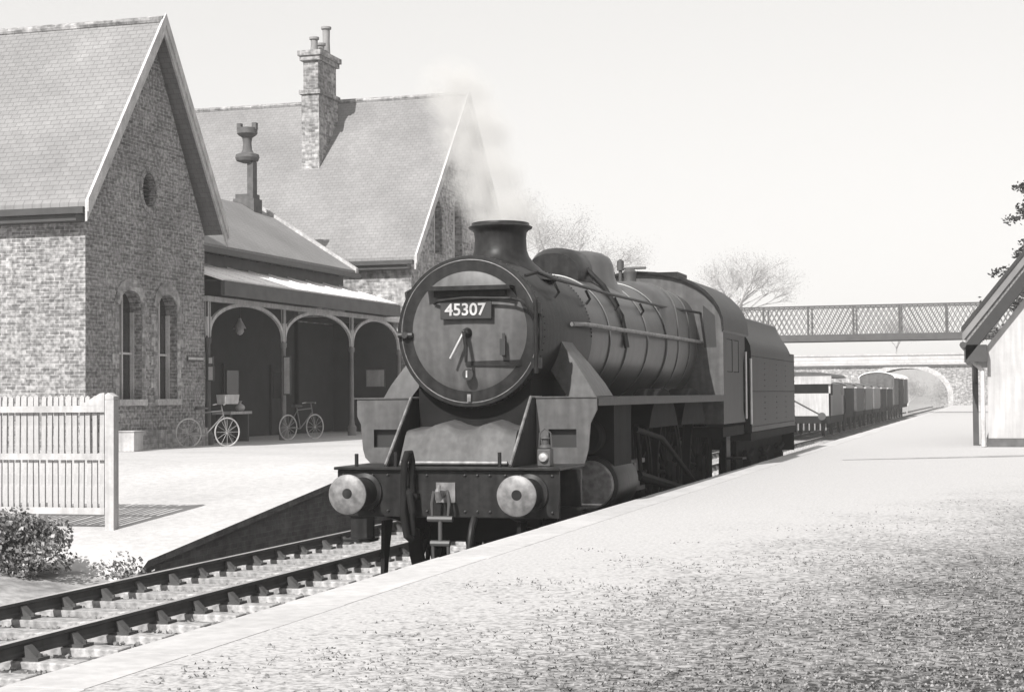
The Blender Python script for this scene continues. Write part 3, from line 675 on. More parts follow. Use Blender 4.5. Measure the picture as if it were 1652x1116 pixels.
# ================================================================== STATION BUILDING
GV = -18.54
def make_station():
    T = empty('station_building', (GV, 31, .87), 'gothic stone station with steep slate roofs, a pointed front gable and an arcaded veranda', 'station building')
    W = dict(world=True)
    def B(mb, name, mt, par=None, **k): k.setdefault('world', True); return mb.build(name, mt, T if par is None else par, **k)
    def WING(ua, ub, ue, uf, ur, zw, ze, zr, wins, vback, stone, mull):
        # ua..ub walls, ue/uf eaves, ur ridge
        outl = [(ua, .6), (ub, .6), (ub, zw), (ur, zr-.25), (ua, zw)]
        m = MB(); m.prism(outl, 'x', GV, GV-.35, holes=[w for w in wins]); gw = B(m, 'gable_wall', stone)
        m = MB(); m.box(vback, GV-.351, ua, ua+.35, .6, zw); B(m, 'side_wall', stone)
        m = MB(); m.box(vback, GV-.351, ub-.35, ub, .6, zw); B(m, 'side_wall', stone)
        for (e, sgn) in ((ue, 1), (uf, -1)):
            m = MB(); t = .12
            m.hexa([(vback-.3, e, ze), (GV+.28, e, ze), (GV+.28, ur, zr), (vback-.3, ur, zr), (vback-.3, e, ze+t), (GV+.28, e, ze+t), (GV+.28, ur, zr+t), (vback-.3, ur, zr+t)])
            B(m, 'roof', 'slate')
            m = MB(); d = .24
            for off, th, dz0, dz1 in ((.281, .05, -.30, .10), (.335, .03, -.10, .15)):
                m.hexa([(GV+off, e-sgn*.12, ze+dz0), (GV+off+th, e-sgn*.12, ze+dz0), (GV+off+th, ur, zr+dz0+.10), (GV+off, ur, zr+dz0+.10),
                        (GV+off, e-sgn*.12, ze+dz1+.02), (GV+off+th, e-sgn*.12, ze+dz1+.02), (GV+off+th, ur, zr+dz1+.12), (GV+off, ur, zr+dz1+.12)])
            B(m, 'bargeboard', 'oldwhite')
        m = MB(); m.tube([(vback, ur, zr+.13), (GV+.3, ur, zr+.13)], .09, 8); B(m, 'ridge_tiles', 'stone_far')
        m = MB(); m.box(vback, GV+.2, ue-.08, ue+.06, ze-.12, ze+.02); m.box(vback, GV-.02, ue+.02, ua-.002, ze-.26, ze-.121); B(m, 'gutter', 'gutter')
        return gw
    # near wing
    w1 = [lancet(32.86, 2.0, 3.95, 4.42, .50), lancet(34.55, 2.0, 3.95, 4.42, .47), [(33.72+.31*math.cos(2*PI*i/24), 6.75+.40*math.sin(2*PI*i/24)) for i in range(24)]]
    gw = WING(30.98, 36.44, 30.62, 36.95, 33.88, 6.0, 6.02, 10.55, w1, -36, 'stone', True)
    for (c, hw) in ((32.86, .50), (34.55, .47)):
        m = MB(); m.prism(lancet(c, 2.0, 3.95, 4.42, hw-.002), 'x', GV-.30, GV-.28); w = B(m, 'window', 'glass')
        m = MB(); m.box(GV-.27, GV-.20, c-.03, c+.03, 2.0, 4.3); m.box(GV-.27, GV-.22, c-hw, c+hw, 3.0, 3.05); m.box(GV-.27, GV-.18, c-hw, c-hw+.05, 2, 3.95); m.box(GV-.27, GV-.18, c+hw-.05, c+hw, 2, 3.95); B(m, 'frame', 'oldwhite', w)
        m = MB(); m.box(GV-.26, GV+.09, c-hw-.12, c+hw+.12, 1.86, 1.998); B(m, 'sill', 'quoin', w)
        m = MB(); o = lancet(c, 3.9, 3.95, 4.42, hw+.22); 
        ou = [(p[0], p[1]) for p in lancet(c, 3.95, 3.952, 4.68, hw+.20)][2:-1]; inn = [(p[0], p[1]) for p in lancet(c, 3.95, 3.952, 4.42, hw+.003)][2:-1]
        m.prism(ou+inn[::-1], 'x', GV+.002, GV+.03); B(m, 'hood', 'stone_far', w)
        random.seed(int(c*10))
        for s in (-1, 1):
            m = MB(); z = 2.0; k = 0
            while z < 3.9:
                h = .22+.05*random.random(); L = .30 if k % 2 else .17
                a, b = c+s*(hw+.004), c+s*(hw+L); m.box(GV+.003, GV+.018, min(a, b), max(a, b), z, z+h-.002)
                z += h; k += 1
            B(m, 'jamb_stones', 'stone_far', w)
    m = MB(); m.prism([(33.72+.308*math.cos(2*PI*i/24), 6.75+.398*math.sin(2*PI*i/24)) for i in range(24)], 'x', GV-.30, GV-.26); v = B(m, 'round_vent', 'plate')
    m = MB()
    for i in range(22):
        a, b = 2*PI*i/22+.02, 2*PI*(i+1)/22-.02
        m.hexa([(GV+.002, 33.72+r1*math.cos(t), 6.75+r2*math.sin(t)) for (r1, r2, t) in ((.315, .405, a), (.315, .405, b), (.44, .53, b), (.44, .53, a))]+[(GV+.02, 33.72+r1*math.cos(t), 6.75+r2*math.sin(t)) for (r1, r2, t) in ((.315, .405, a), (.315, .405, b), (.44, .53, b), (.44, .53, a))])
    B(m, 'brick_ring', 'stone_far', v)
    m = MB()
    for i in range(8): z = 6.36+i*.1; w_ = .29*math.sqrt(max(.05, 1-((z-6.75)/.40)**2)); m.box(GV-.25, GV-.12, 33.72-w_, 33.72+w_, z, z+.02)
    B(m, 'louvre', 'dark', v)
    m = MB(); m.box(GV+.004, GV+.10, 31.0, 36.42, .87, 1.30); B(m, 'plinth', 'stone_far')
    # middle range
    m = MB(); m.box(-26.4, -26.1, 36.44, 48.3, .6, 5.9); m.box(-26.1, -21.3, 47.95, 48.3, .6, 5.9); m.box(-21.6, -21.3, 36.44, 47.94, .6, 5.9); m.box(-21.6, -21.3, 47.941, 51.19, .6, 4.4); B(m, 'range_wall_and_added_link', 'recess_shade')  # last box is an added link wall, coloured as recess shade
    m = MB(); m.box(-21.3, -18.9, 51.12, 51.198, .87, 4.4); m.box(-21.3, -18.9, 51.1, 51.198, 4.401, 4.46); B(m, 'shade_boarding', 'recess_shade')  # dark panels on the wing wall, veranda shade put into their colour
    m = MB(); m.box(-21.6, -19.2, 48.62, 51.19, 4.47, 4.55); B(m, 'added_link_roof', 'darkwood')  # added flat roof over the link wall, keeps the recess dark
    m = MB(); m.box(-21.29, -19.8, 36.44, 48.4, 5.35, 5.78); B(m, 'frieze', 'darkwood')
    rz = 7.95; rv = -22.7
    for (e, sgn) in ((-19.42, 1), (-26.3, -1)):
        m = MB(); m.hexa([(e, 36.3, 5.86), (e, 48.5, 5.86), (rv, 48.5, rz), (rv, 36.3, rz), (e, 36.3, 5.98), (e, 48.5, 5.98), (rv, 48.5, rz+.12), (rv, 36.3, rz+.12)]); B(m, 'range_roof', 'slate')
    m = MB(); m.hexa([(-19.38, 48.44, 5.80), (-19.38, 48.62, 5.80), (rv, 48.62, rz-.02), (rv, 48.44, rz-.02), (-19.38, 48.44, 6.06), (-19.38, 48.62, 6.06), (rv, 48.62, rz+.24), (rv, 48.44, rz+.24)])
    m.hexa([(-26.3, 48.44, 5.80), (-26.3, 48.62, 5.80), (rv, 48.62, rz-.02), (rv, 48.44, rz-.02), (-26.3, 48.44, 6.06), (-26.3, 48.62, 6.06), (rv, 48.62, rz+.24), (rv, 48.44, rz+.24)]); B(m, 'verge_coping', 'quoin')
    m = MB(); m.prism([(-19.8, 5.79), (-26.3, 5.79), (rv, rz-.03)], 'y', 48.1, 48.42); B(m, 'range_gable', 'stone')
    m = MB(); m.box(-19.45, -19.28, 36.5, 48.6, 5.74, 5.88); B(m, 'range_gutter', 'gutter')
    # veranda: roof, fascia, beam, columns with curved brackets
    m = MB(); m.slab([(-18.05, 36.45, 4.86), (-18.05, 48.6, 4.86), (-19.79, 48.9, 5.42), (-19.79, 36.45, 5.42)], .05); vr = B(m, 'veranda_roof', 'lead')
    m = MB()
    for i in range(9):
        u = 37.6+i*1.3; m.hexa([(-18.04, u, 4.905), (-18.04, u+.04, 4.905), (-19.78, u+.04, 5.465), (-19.78, u, 5.465), (-18.04, u, 4.945), (-18.04, u+.04, 4.945), (-19.78, u+.04, 5.505), (-19.78, u, 5.505)])
    B(m, 'roll_joint', 'lead', vr)
    m = MB(); m.box(-18.10, -18.0, 36.44, 48.7, 4.50, 4.86); m.box(-19.8, -18.1, 48.55, 48.65, 4.5, 4.86); B(m, 'fascia', 'darkwood')
    m = MB(); m.box(-18.62, -18.46, 36.45, 50.1, 4.38, 4.50); B(m, 'veranda_beam', 'oldwhite')
    m = MB(); m.box(-21.3, -18.11, 36.5, 48.6, 4.86, 4.90); B(m, 'veranda_ceiling', 'recess_shade')
    cols = [36.62, 41.06, 45.94, 50.0]
    for i, u in enumerate(cols):
        m = MB(); m.lathe([(.13, .0), (.13, .25), (.085, .32), (.065, .45), (.055, 2.45), (.085, 2.50), (.085, 2.6), (.06, 2.62), (.055, 3.5), (0, 3.5)], (GV, u, .87), 'z', 16); c = B(m, 'veranda_column', 'greyiron' if i else 'darkwood')
        m = MB(); m.box(GV-.05, GV+.05, u-.05, u+.05, 3.5, 4.379)
        m.prism([(u-.05, 3.48), (u+.05, 3.48), (u+.12, 4.0), (u-.12, 4.0)], 'x', GV-.045, GV+.045); B(m, 'capital', 'oldwhite', c)
    for a, b in zip(cols, cols[1:]):
        for side in (0, 1):
            m = MB(); c = (a+b)/2; hw = (b-a)/2-.05
            pts = [(c+(-1 if side == 0 else 1)*hw*math.cos(t), 3.52+.86*math.sin(t)**.85) for t in [PI/2*i/14 for i in range(15)]]
            for (p, q) in zip(pts, pts[1:]):
                d = Vector((q[0]-p[0], q[1]-p[1])); nn = Vector((-d.y, d.x)).normalized()*.045
                m.hexa([(GV-.035, p[0]-nn.x, p[1]-nn.y), (GV+.035, p[0]-nn.x, p[1]-nn.y), (GV+.035, q[0]-nn.x, q[1]-nn.y), (GV-.035, q[0]-nn.x, q[1]-nn.y),
                        (GV-.035, p[0]+nn.x, p[1]+nn.y), (GV+.035, p[0]+nn.x, p[1]+nn.y), (GV+.035, q[0]+nn.x, q[1]+nn.y), (GV-.035, q[0]+nn.x, q[1]+nn.y)])
            B(m, 'arch_brace', 'oldwhite')
    # doors and windows in the recess
    for u in (38.6, 43.4, 46.6):
        m = MB(); m.box(-21.29, -21.22, u-.5, u+.5, .87, 3.0); d = B(m, 'door', 'recess_shade')
        m = MB(); m.box(-21.22, -21.19, u-.38, u+.38, 2.0, 2.8); B(m, 'pane', 'glass', d)
    m = MB(); m.box(-21.29, -21.24, 40.4, 41.8, 1.9, 3.3); w = B(m, 'window', 'glass')
    m = MB(); m.box(-21.24, -21.2, 41.07, 41.13, 1.9, 3.3); m.box(-21.24, -21.2, 40.4, 41.8, 2.55, 2.6); B(m, 'frame', 'greyiron', w)
    # far wing
    w2 = [lancet(53.95, 6.9, 8.1, 8.75, .42), lancet(56.1, 6.9, 8.3, 9.0, .48)]
    WING(51.2, 61.8, 50.85, 62.2, 56.5, 6.5, 6.45, 12.75, w2, -34, 'stone_far', True)
    for (c, hw, zs, zt) in ((53.95, .42, 8.1, 8.75), (56.1, .48, 8.3, 9.0)):
        m = MB(); m.prism(lancet(c, 6.9, zs, zt, hw-.002), 'x', GV-.30, GV-.28); w = B(m, 'window', 'glass')
        m = MB(); m.box(GV-.27, GV-.15, c-.10, c+.10, 6.9, zt-.15); B(m, 'frame', 'white', w)
    # tall stack on the far roof
    m = MB(); m.box(-23.65, -22.98, 54.0, 55.75, 9.2, 12.75); m.box(-23.72, -22.91, 53.93, 55.82, 12.75, 12.9); m.box(-23.60, -23.03, 54.05, 55.7, 12.9, 13.95); m.box(-23.70, -22.93, 53.95, 55.8, 13.95, 14.12); m.box(-23.76, -22.87, 53.89, 55.86, 14.12, 14.3); st = B(m, 'chimney_stack', 'stone_far')
    for (u, h, r) in ((54.4, .55, .14), (55.0, .45, .14), (55.5, 1.15, .15)):
        m = MB(); m.lathe([(r*1.1, 0), (r, .1), (r*.85, h*.5), (r*.9, h-.1), (r*1.25, h-.08), (r*1.25, h), (r*.8, h), (r*.7, h-.2), (0, h-.2)], (-23.32, u, 14.3), 'z', 14); B(m, 'chimney_pot', 'pot', st)
    # slender ornamental chimney on the range ridge
    c = (-22.6, 47.5); m = MB(); m.box(c[0]-.42, c[0]+.30, c[1]-.3, c[1]+.3, 7.5, 8.25); m.box(c[0]-.36, c[0]+.24, c[1]-.25, c[1]+.25, 8.25, 8.4)
    oc = B(m, 'ornamental_chimney', 'dark')
    m = MB(); m.box(c[0]-.0, c[0]+.20, c[1]-.15, c[1]+.15, 8.4, 9.42); B(m, 'shaft', 'dark', oc)
    m = MB(); m.lathe([(.16, 0), (.34, .06), (.38, .16), (.36, .26), (.2, .32), (.15, .42), (.13, .62), (.16, .80), (.26, .86), (.32, .92), (.32, 1.1), (.2, 1.1), (.15, 1.0), (0, 1.0)], (c[0]-.06, c[1], 9.4), 'z', 16)
    for s in (-1, 1): m.box(c[0]-.06+s*.26-.07, c[0]-.06+s*.26+.07, c[1]-.08, c[1]+.08, 10.45, 10.66)
    B(m, 'crown', 'dark', oc)
    m = MB(); m.ball((c[0]-.15, c[1]-.36, 7.88), .16, 12); B(m, 'rosette', 'quoin', oc)
    return T
make_station()

# ---- things on and by the station
def board(name, u, v, z0, z1, w, label, cat, mt='white', face='u', frame='darkwood', grp=None, lines=True):
    T = empty(name, (v, u, z0), label, cat, grp); m = MB(); h = z1-z0
    if face == 'u': m.box(-w/2, w/2, 0, .03, 0, h)
    else: m.box(0, .03, -w/2, w/2, 0, h)
    m.build('backing', frame, T)
    m = MB(); e = .03
    if face == 'u': m.box(-w/2+e, w/2-e, -.012, -.001, e, h-e)
    else: m.box(.031, .042, -w/2+e, w/2-e, e, h-e)
    m.build('sheet', mt, T)
    return T
board('poster', 51.08, -19.78, 2.32, 2.92, .68, 'pale square poster on the far end wall under the third veranda arch', 'poster')
board('notice_board', 41.0, -18.42, 2.08, 3.12, .22, 'tall narrow white board fixed to the first veranda column', 'notice board')
board('notice_board', 36.44, -18.38, 2.42, 2.80, .17, 'small white notice at the right corner of the near gable, under a duller one', 'notice board')
board('notice_board', 36.44, -18.38, 2.82, 3.02, .15, 'small dull notice at the right corner of the near gable, above the white one', 'notice board', mt='oldwhite')
board('wall_sign', 35.9, GV+.01, 2.90, 3.02, .8, 'narrow pale sign on the near gable wall, right of the two tall windows', 'sign', face='v', mt='oldwhite')
def hanging_lamp():
    T = empty('hanging_lamp', (-19.5, 40.38, 4.86), 'small pale lamp hanging under the veranda in the first arch', 'lamp')
    m = MB(); m.cyl((0, 0, 0), (0, 0, -.75), .015, n=6); m.build('rod', 'iron', T)
    m = MB(); m.lathe([(.03, -.72), (.05, -.78), (.16, -.98), (.17, -1.0), (.02, -.8)], (0, 0, 0), 'z', 16); m.build('lamp_shade', 'oldwhite', T)
    m = MB(); m.lathe([(.0, -1.18), (.06, -1.15), (.11, -1.08), (.10, -1.0), (0, -.98)], (0, 0, 0), 'z', 14); m.build('globe', 'oldwhite', T)
hanging_lamp()
def bicycle(loc, rz, label, basket=False):
    T = empty('bicycle', loc, label, 'bicycle', rz=rz)
    for y in (-.52, .52):
        m = MB(); m.tube([(0, y+.33*math.cos(2*PI*i/28), .34+.33*math.sin(2*PI*i/28)) for i in range(28)], .018, 6, closed=True)
        for k in range(12): a = 2*PI*k/12; m.cyl((0, y, .34), (0, y+.32*math.cos(a), .34+.32*math.sin(a)), .004, n=4)
        m.build('wheel', 'white' if basket else 'oldwhite', T)
    m = MB()
    for p, q in (((0, -.52, .34), (0, -.05, .30)), ((0, -.05, .30), (0, -.18, .85)), ((0, -.18, .80), (0, .38, .84)), ((0, -.05, .30), (0, .40, .72)), ((0, -.52, .34), (0, -.17, .78)), ((0, .52, .34), (0, .36, .98))): m.cyl(p, q, .016, n=8)
    m.build('frame', 'greyiron', T)
    m = MB(); m.tube([(-.24, .28, .98), (-.18, .36, 1.0), (0, .36, 1.0), (.18, .36, 1.0), (.24, .28, .98)], .014, 6); m.build('handlebar', 'steel', T)
    m = MB(); m.prism([(-.34, .87), (-.05, .89), (-.02, .92), (-.3, .95)], 'x', -.07, .07); m.build('saddle', 'darkwood', T)
    if basket:
        m = MB(); m.prism([(-.17, 1.0), (.17, 1.0), (.22, 1.22), (-.22, 1.22)], 'y', .36, .72); m.build('basket', 'white', T)
    return T
bicycle((-17.75, 35.05, .87), -.55, 'pale bicycle with a loaded basket, by the wall right of the tall windows', True)
bicycle((-18.15, 41.35, .87), -.35, 'bicycle standing at the foot of the first veranda column')
def bench():
    T = empty('bench', (-19.2, 39.3, .87), 'bench with a pale top seen under the first veranda arch', 'bench', rz=.1)
    m = MB(); m.box(-.25, .25, -.8, .8, .72, .79); m.build('seat', 'white', T)
    for s in (-1, 1): m = MB(); m.box(-.2, .2, s*.65-.04, s*.65+.04, 0, .72); m.build('leg', 'darkwood', T)
bench()
def bag():
    T = empty('parcel', (-19.2, 39.75, 1.662), 'small pale parcel lying on the veranda bench', 'parcel')
    m = MB(); m.ball((0, 0, .09), .13, 12, (1, 1, .8)); m.lathe([(.05, 0), (.03, .05), (.06, .1), (0, .1)], (0, 0, .17), 'z', 10); o = m.build('cloth', 'white', T)
bag()
def leaves(name, mb_spots, mt, parent, size, seed=0, asp=.5):
    random.seed(seed); m = MB()
    for (x, y, z) in mb_spots:
        d = Vector((random.gauss(0, 1), random.gauss(0, 1), random.gauss(0, .7)+.3)).normalized(); s = size*random.uniform(.6, 1.3)
        e = d.cross(Vector((random.random(), random.random(), random.random()))).normalized()*s*asp; p = Vector((x, y, z)); t = p+d*s; mid = p+d*s*.5
        m.add([p, mid+e, t, mid-e], [(0, 1, 2, 3)])
    return m.build(name, mt, parent, recalc=False, uv=False, sharp=180)
def planter(loc, label, name, w, hh, seed, n=500, mt='leaf_l'):
    T = empty(name, loc, label, 'planter')
    m = MB(); m.prism([(-w/2, .0), (w/2, .0), (w/2+.04, .32), (-w/2-.04, .32)], 'x', -.16, .16); m.build('trough', 'oldwhite', T)
    random.seed(seed); sp = []
    for _ in range(n):
        a = random.uniform(-w/2-.08, w/2+.08); b = random.gauss(0, .10); sp.append((b, a, .28+hh*random.random()**1.2*(1-.5*abs(2*a/w)**2)))
    leaves('plants', sp, mt, T, .09, seed)
T_ = empty('white_box', (-18.22, 32.2, .87), 'plain white box standing on the platform behind the fence post', 'box')
m = MB(); m.box(-.25, .25, -.2, .2, 0, .42); m.build('body', 'white', T_, bevel=.01); m = MB(); m.box(-.27, .27, -.22, .22, .421, .45); m.build('lid', 'white', T_, bevel=.008)

# ================================================================== PICKET FENCE
def fence():
    U = 20.4; T = empty('picket_fence', (-11.8, U, .17), 'white two-tier picket fence ending in a thick post at the platform ramp', 'fence')
    x1 = -11.8; x0 = -20.5
    def g(x): return .17
    m = MB(); m.box(-.07, .07, -.07, .07, -.25, 1.83); m.prism([(-.07, 1.83), (.07, 1.83), (.07, 1.88), (-.02, 1.93), (-.07, 1.90)], 'y', -.07, .07); m.build('end_post', 'white', T, bevel=.008)
    for (z0, z1) in ((1.66, 1.75), (1.0, 1.09), (.25, .34)):
        m = MB(); m.box(x0-x1, -.09, -.045, -.005, z0, z1); m.build('rail', 'white', T)
    m = MB(); m.prism([(-.48, 1.751), (-.09, 1.751), (-.09, 1.93), (-.16, 1.92)], 'y', -.045, -.005); m.build('rail_brace', 'white', T)
    random.seed(5); n = 0; proto = None
    x = -.165
    while x > x0-x1+.1:
        wide = random.random() < .16
        for (za, zb) in ((.36, .985), (1.115, 1.86)):
            if proto is None: m = MB(); m.prism([(-.034, 0), (.034, 0), (.034, .965), (0, 1), (-.034, .965)], 'y', 0, .03); proto = m.build('picket', 'white', T); o = proto
            else: o = proto.copy(); COL.objects.link(o); o.parent = T
            o.location = (x+random.uniform(-.009, .009), random.uniform(0, .012), za-.06); o.scale = (1.25 if wide and za > 1 else 1, 1, zb-za+.10+random.uniform(-.012, .012)); o.rotation_euler = (0, random.uniform(-.012, .012), 0)
            n += 1
        x -= .102
        if n >= 98: break
    for i in range(3):
        m = MB(); xx = -2.6-2.6*i; m.box(xx-.07, xx+.07, .021, .14, -.3, 1.85); m.build('post', 'white', T)
fence()
# ---- shrub in front of the fence
def shrub(name, loc, r, hgt, label, n, seed, size, mt='leaf'):
    T = empty(name, loc, label, 'shrub'); random.seed(seed); sp = []; sp2 = []
    cl = [(random.gauss(0, r*.45), random.gauss(0, r*.35), hgt*random.uniform(.15, .8), random.uniform(.14, .30)) for _ in range(26)]
    for i in range(n):
        c = random.choice(cl); d = Vector((random.gauss(0, 1), random.gauss(0, 1), random.gauss(0, 1))).normalized()*c[3]*random.random()**.4
        p = (c[0]+d.x, c[1]+d.y, max(.01, c[2]+d.z)); (sp if random.random() < .72 else sp2).append(p)
    leaves('foliage', sp, mt, T, size, seed); leaves('pale_foliage', sp2, 'leaf_l', T, size*1.1, seed+1)
    m = MB()
    for c in cl: m.tube([(c[0]*.2, c[1]*.2, -.05), (c[0]*.7, c[1]*.7, c[2]*.6), (c[0], c[1], c[2])], [.018, .01, .005], 5)
    m.build('stems', 'bark', T)
shrub('shrub', (-11.45, 17.5, -.08), .66, .68, 'scruffy leafy shrub at the foot of the white fence, near the bottom left', 8000, 21, .048)
shrub('weed_clump', (-10.25, 18.0, -.16), .16, .16, 'low dark weed clump where the platform ramp meets the ballast', 260, 23, .05)

# ================================================================== RIGHT-HAND BUILDING
def hut():
    v0_, u0, zr_ = -.26, 35.5, 7.9
    T = empty('platform_building', (v0_, u0, .87), 'white-walled building with a steep dark-edged gable at the right edge of the platform', 'building')
    def B(mb, name, mt, par=None, **k): return mb.build(name, mt, T if par is None else par, world=True, **k)
    v1 = 6.6; rv = (v0_+v1)/2
    m = MB(); m.prism([(v0_, 1.05), (v1, 1.05), (v1, 2.95), (rv, 7.35), (v0_, 2.95)], 'y', u0, u0+.3); B(m, 'gable_wall', 'render')
    m = MB(); m.box(v0_, v0_+.3, u0+.301, u0+8, 1.05, 2.95); m.box(v1-.3, v1, u0+.301, u0+8, 1.05, 2.95); m.box(v0_, v1, u0+8, u0+8.3, 1.05, 2.95); B(m, 'side_wall', 'render')
    m = MB(); m.box(v0_-.04, v1+.04, u0-.04, u0+8.3, .6, 1.049); B(m, 'plinth', 'dark')
    for s, e in ((1, v0_-.42), (-1, v1+.42)):
        ze = 2.99
        m = MB(); m.hexa([(e, u0-.32, ze), (e, u0+8.6, ze), (rv, u0+8.6, zr_-.1), (rv, u0-.32, zr_-.1), (e, u0-.32, ze+.14), (e, u0+8.6, ze+.14), (rv, u0+8.6, zr_+.04), (rv, u0-.32, zr_+.04)]); B(m, 'roof', 'slate')
        m = MB()
        m.hexa([(e-s*.06, u0-.38, ze+.05), (e-s*.06, u0-.321, ze+.05), (rv, u0-.321, zr_+.0), (rv, u0-.38, zr_+.0), (e-s*.06, u0-.38, ze+.30), (e-s*.06, u0-.321, ze+.30), (rv, u0-.321, zr_+.25), (rv, u0-.38, zr_+.25)]); B(m, 'bargeboard', 'greyiron')
        m = MB()
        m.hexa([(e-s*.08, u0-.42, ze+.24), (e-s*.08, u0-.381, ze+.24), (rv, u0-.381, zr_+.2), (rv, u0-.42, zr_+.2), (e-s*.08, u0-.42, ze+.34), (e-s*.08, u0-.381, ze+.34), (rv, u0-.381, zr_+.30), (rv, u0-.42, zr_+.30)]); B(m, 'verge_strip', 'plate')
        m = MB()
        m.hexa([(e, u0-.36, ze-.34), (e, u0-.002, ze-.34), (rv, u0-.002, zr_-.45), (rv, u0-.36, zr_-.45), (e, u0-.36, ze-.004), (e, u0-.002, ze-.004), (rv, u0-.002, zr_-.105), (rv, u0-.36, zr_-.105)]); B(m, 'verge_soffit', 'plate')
    m = MB(); m.tube([(v0_-.47, u0-.4, 2.97), (v0_-.47, u0+8.6, 2.97)], .07, 8); m.box(v0_-.45, v0_-.002, u0-.36, u0+8.4, 2.62, 2.97); B(m, 'gutter', 'gutter')
    m = MB(); m.tube([(v0_-.40, u0-.1, 2.9), (v0_-.25, u0-.1, 2.6), (v0_-.10, u0-.1, 2.45), (v0_-.10, u0-.1, .88)], .05, 8); B(m, 'rainwater_pipe', 'oldwhite')
    m = MB(); m.box(v0_-.32, v0_-.20, u0+1.0, u0+1.12, .87, 2.8); m.tube([(v0_-.26, u0+1.06, 2.2), (v0_-.26, u0-.1, 2.75)], .05, 6); B(m, 'bracket_post', 'iron')
hut()

# ================================================================== FOOTBRIDGE, ROAD BRIDGE, FAR THINGS
def footbridge():
    U = 90; T = empty('footbridge', (-8, U, 0), 'iron lattice footbridge crossing above the tracks beyond the engine', 'footbridge')
    def B(mb, name, mt, par=None, **k): return mb.build(name, mt, T if par is None else par, world=True, **k)
    x0, x1 = -19, 2.5
    for s, u in ((0, U), (1, U+2.0)):
        m = MB(); m.box(x0, x1, u-.08, u+.08, 4.82, 5.14); m.box(x0, x1, u-.14, u+.14, 4.78, 4.82); gd = B(m, 'girder', 'iron')
        m = MB(); m.box(x0, x1, u-.05, u+.05, 6.62, 6.70); B(m, 'top_rail', 'iron')
        m = MB(); x = x0
        while x < x1:
            for a, b in ((5.14, 6.62), (6.62, 5.14)): m.cyl((x, u, a), (x+.80, u, b), .022, n=4)
            x += .27
        B(m, 'lattice', 'greyiron')
    proto = None
    for i in range(9):
        for u in (U, U+2.0):
            x = -17.1+2.4*i
            if proto is None: m = MB(); m.box(-.05, .05, -.06, .06, 4.8, 6.70); proto = m.build('parapet_post', 'iron', T); o = proto
            else: o = proto.copy(); COL.objects.link(o); o.parent = T
            o.location = (x+8, u-U, 0)
    m = MB(); m.box(x0, x1, U+.09, U+1.9, 5.0, 5.09); B(m, 'deck', 'darkwood')
    for x in (-12.2, 1.2):
        m = MB()
        for u in (U+.2, U+1.8): m.box(x-.12, x+.12, u-.12, u+.12, .87, 4.78)
        B(m, 'support_column', 'greyiron')
footbridge()
def road_bridge():
    U = 145; T = empty('road_bridge', (-8, U, -.5), 'pale masonry road bridge with one flat arch over the line, beyond the footbridge', 'bridge')
    def B(mb, name, mt, par=None, **k): return mb.build(name, mt, T if par is None else par, world=True, **k)
    ac, aw, zs, rise = -7.75, 3.45, 1.7, 2.35
    arch = [(ac-aw, -.5), (ac-aw, zs)]+[(ac-aw*math.cos(PI*i/20), zs+rise*math.sin(PI*i/20)) for i in range(1, 20)]+[(ac+aw, zs), (ac+aw, -.5)]
    m = MB(); m.prism([(-60, -.6)]+arch+[(40, -.6), (40, 4.35), (-60, 4.35)], 'y', U, U+6); B(m, 'arch_wall', 'greyiron' if False else 'stone_far')
    m = MB(); ro = [(ac-(aw+.45)*math.cos(PI*i/20), zs+(rise+.42)*math.sin(PI*i/20)) for i in range(21)]; ri = [(ac-(aw+.004)*math.cos(PI*i/20), zs+(rise+.004)*math.sin(PI*i/20)) for i in range(21)]
    m.prism([(ac-aw-.45, -.5)]+ro+[(ac+aw+.45, -.5), (ac+aw+.004, -.5)]+ri[::-1]+[(ac-aw-.004, -.5)], 'y', U-.12, U-.002); B(m, 'arch_ring', 'quoin')
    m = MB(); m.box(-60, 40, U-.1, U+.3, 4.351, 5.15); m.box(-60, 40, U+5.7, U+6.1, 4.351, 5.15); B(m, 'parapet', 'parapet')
    m = MB(); m.box(-60, 40, U-.18, U+.38, 5.151, 5.28); B(m, 'coping', 'quoin')
    m = MB(); m.box(-60, 40, U-.16, U-.101, 4.18, 4.349); B(m, 'string_course', 'iron')
road_bridge()
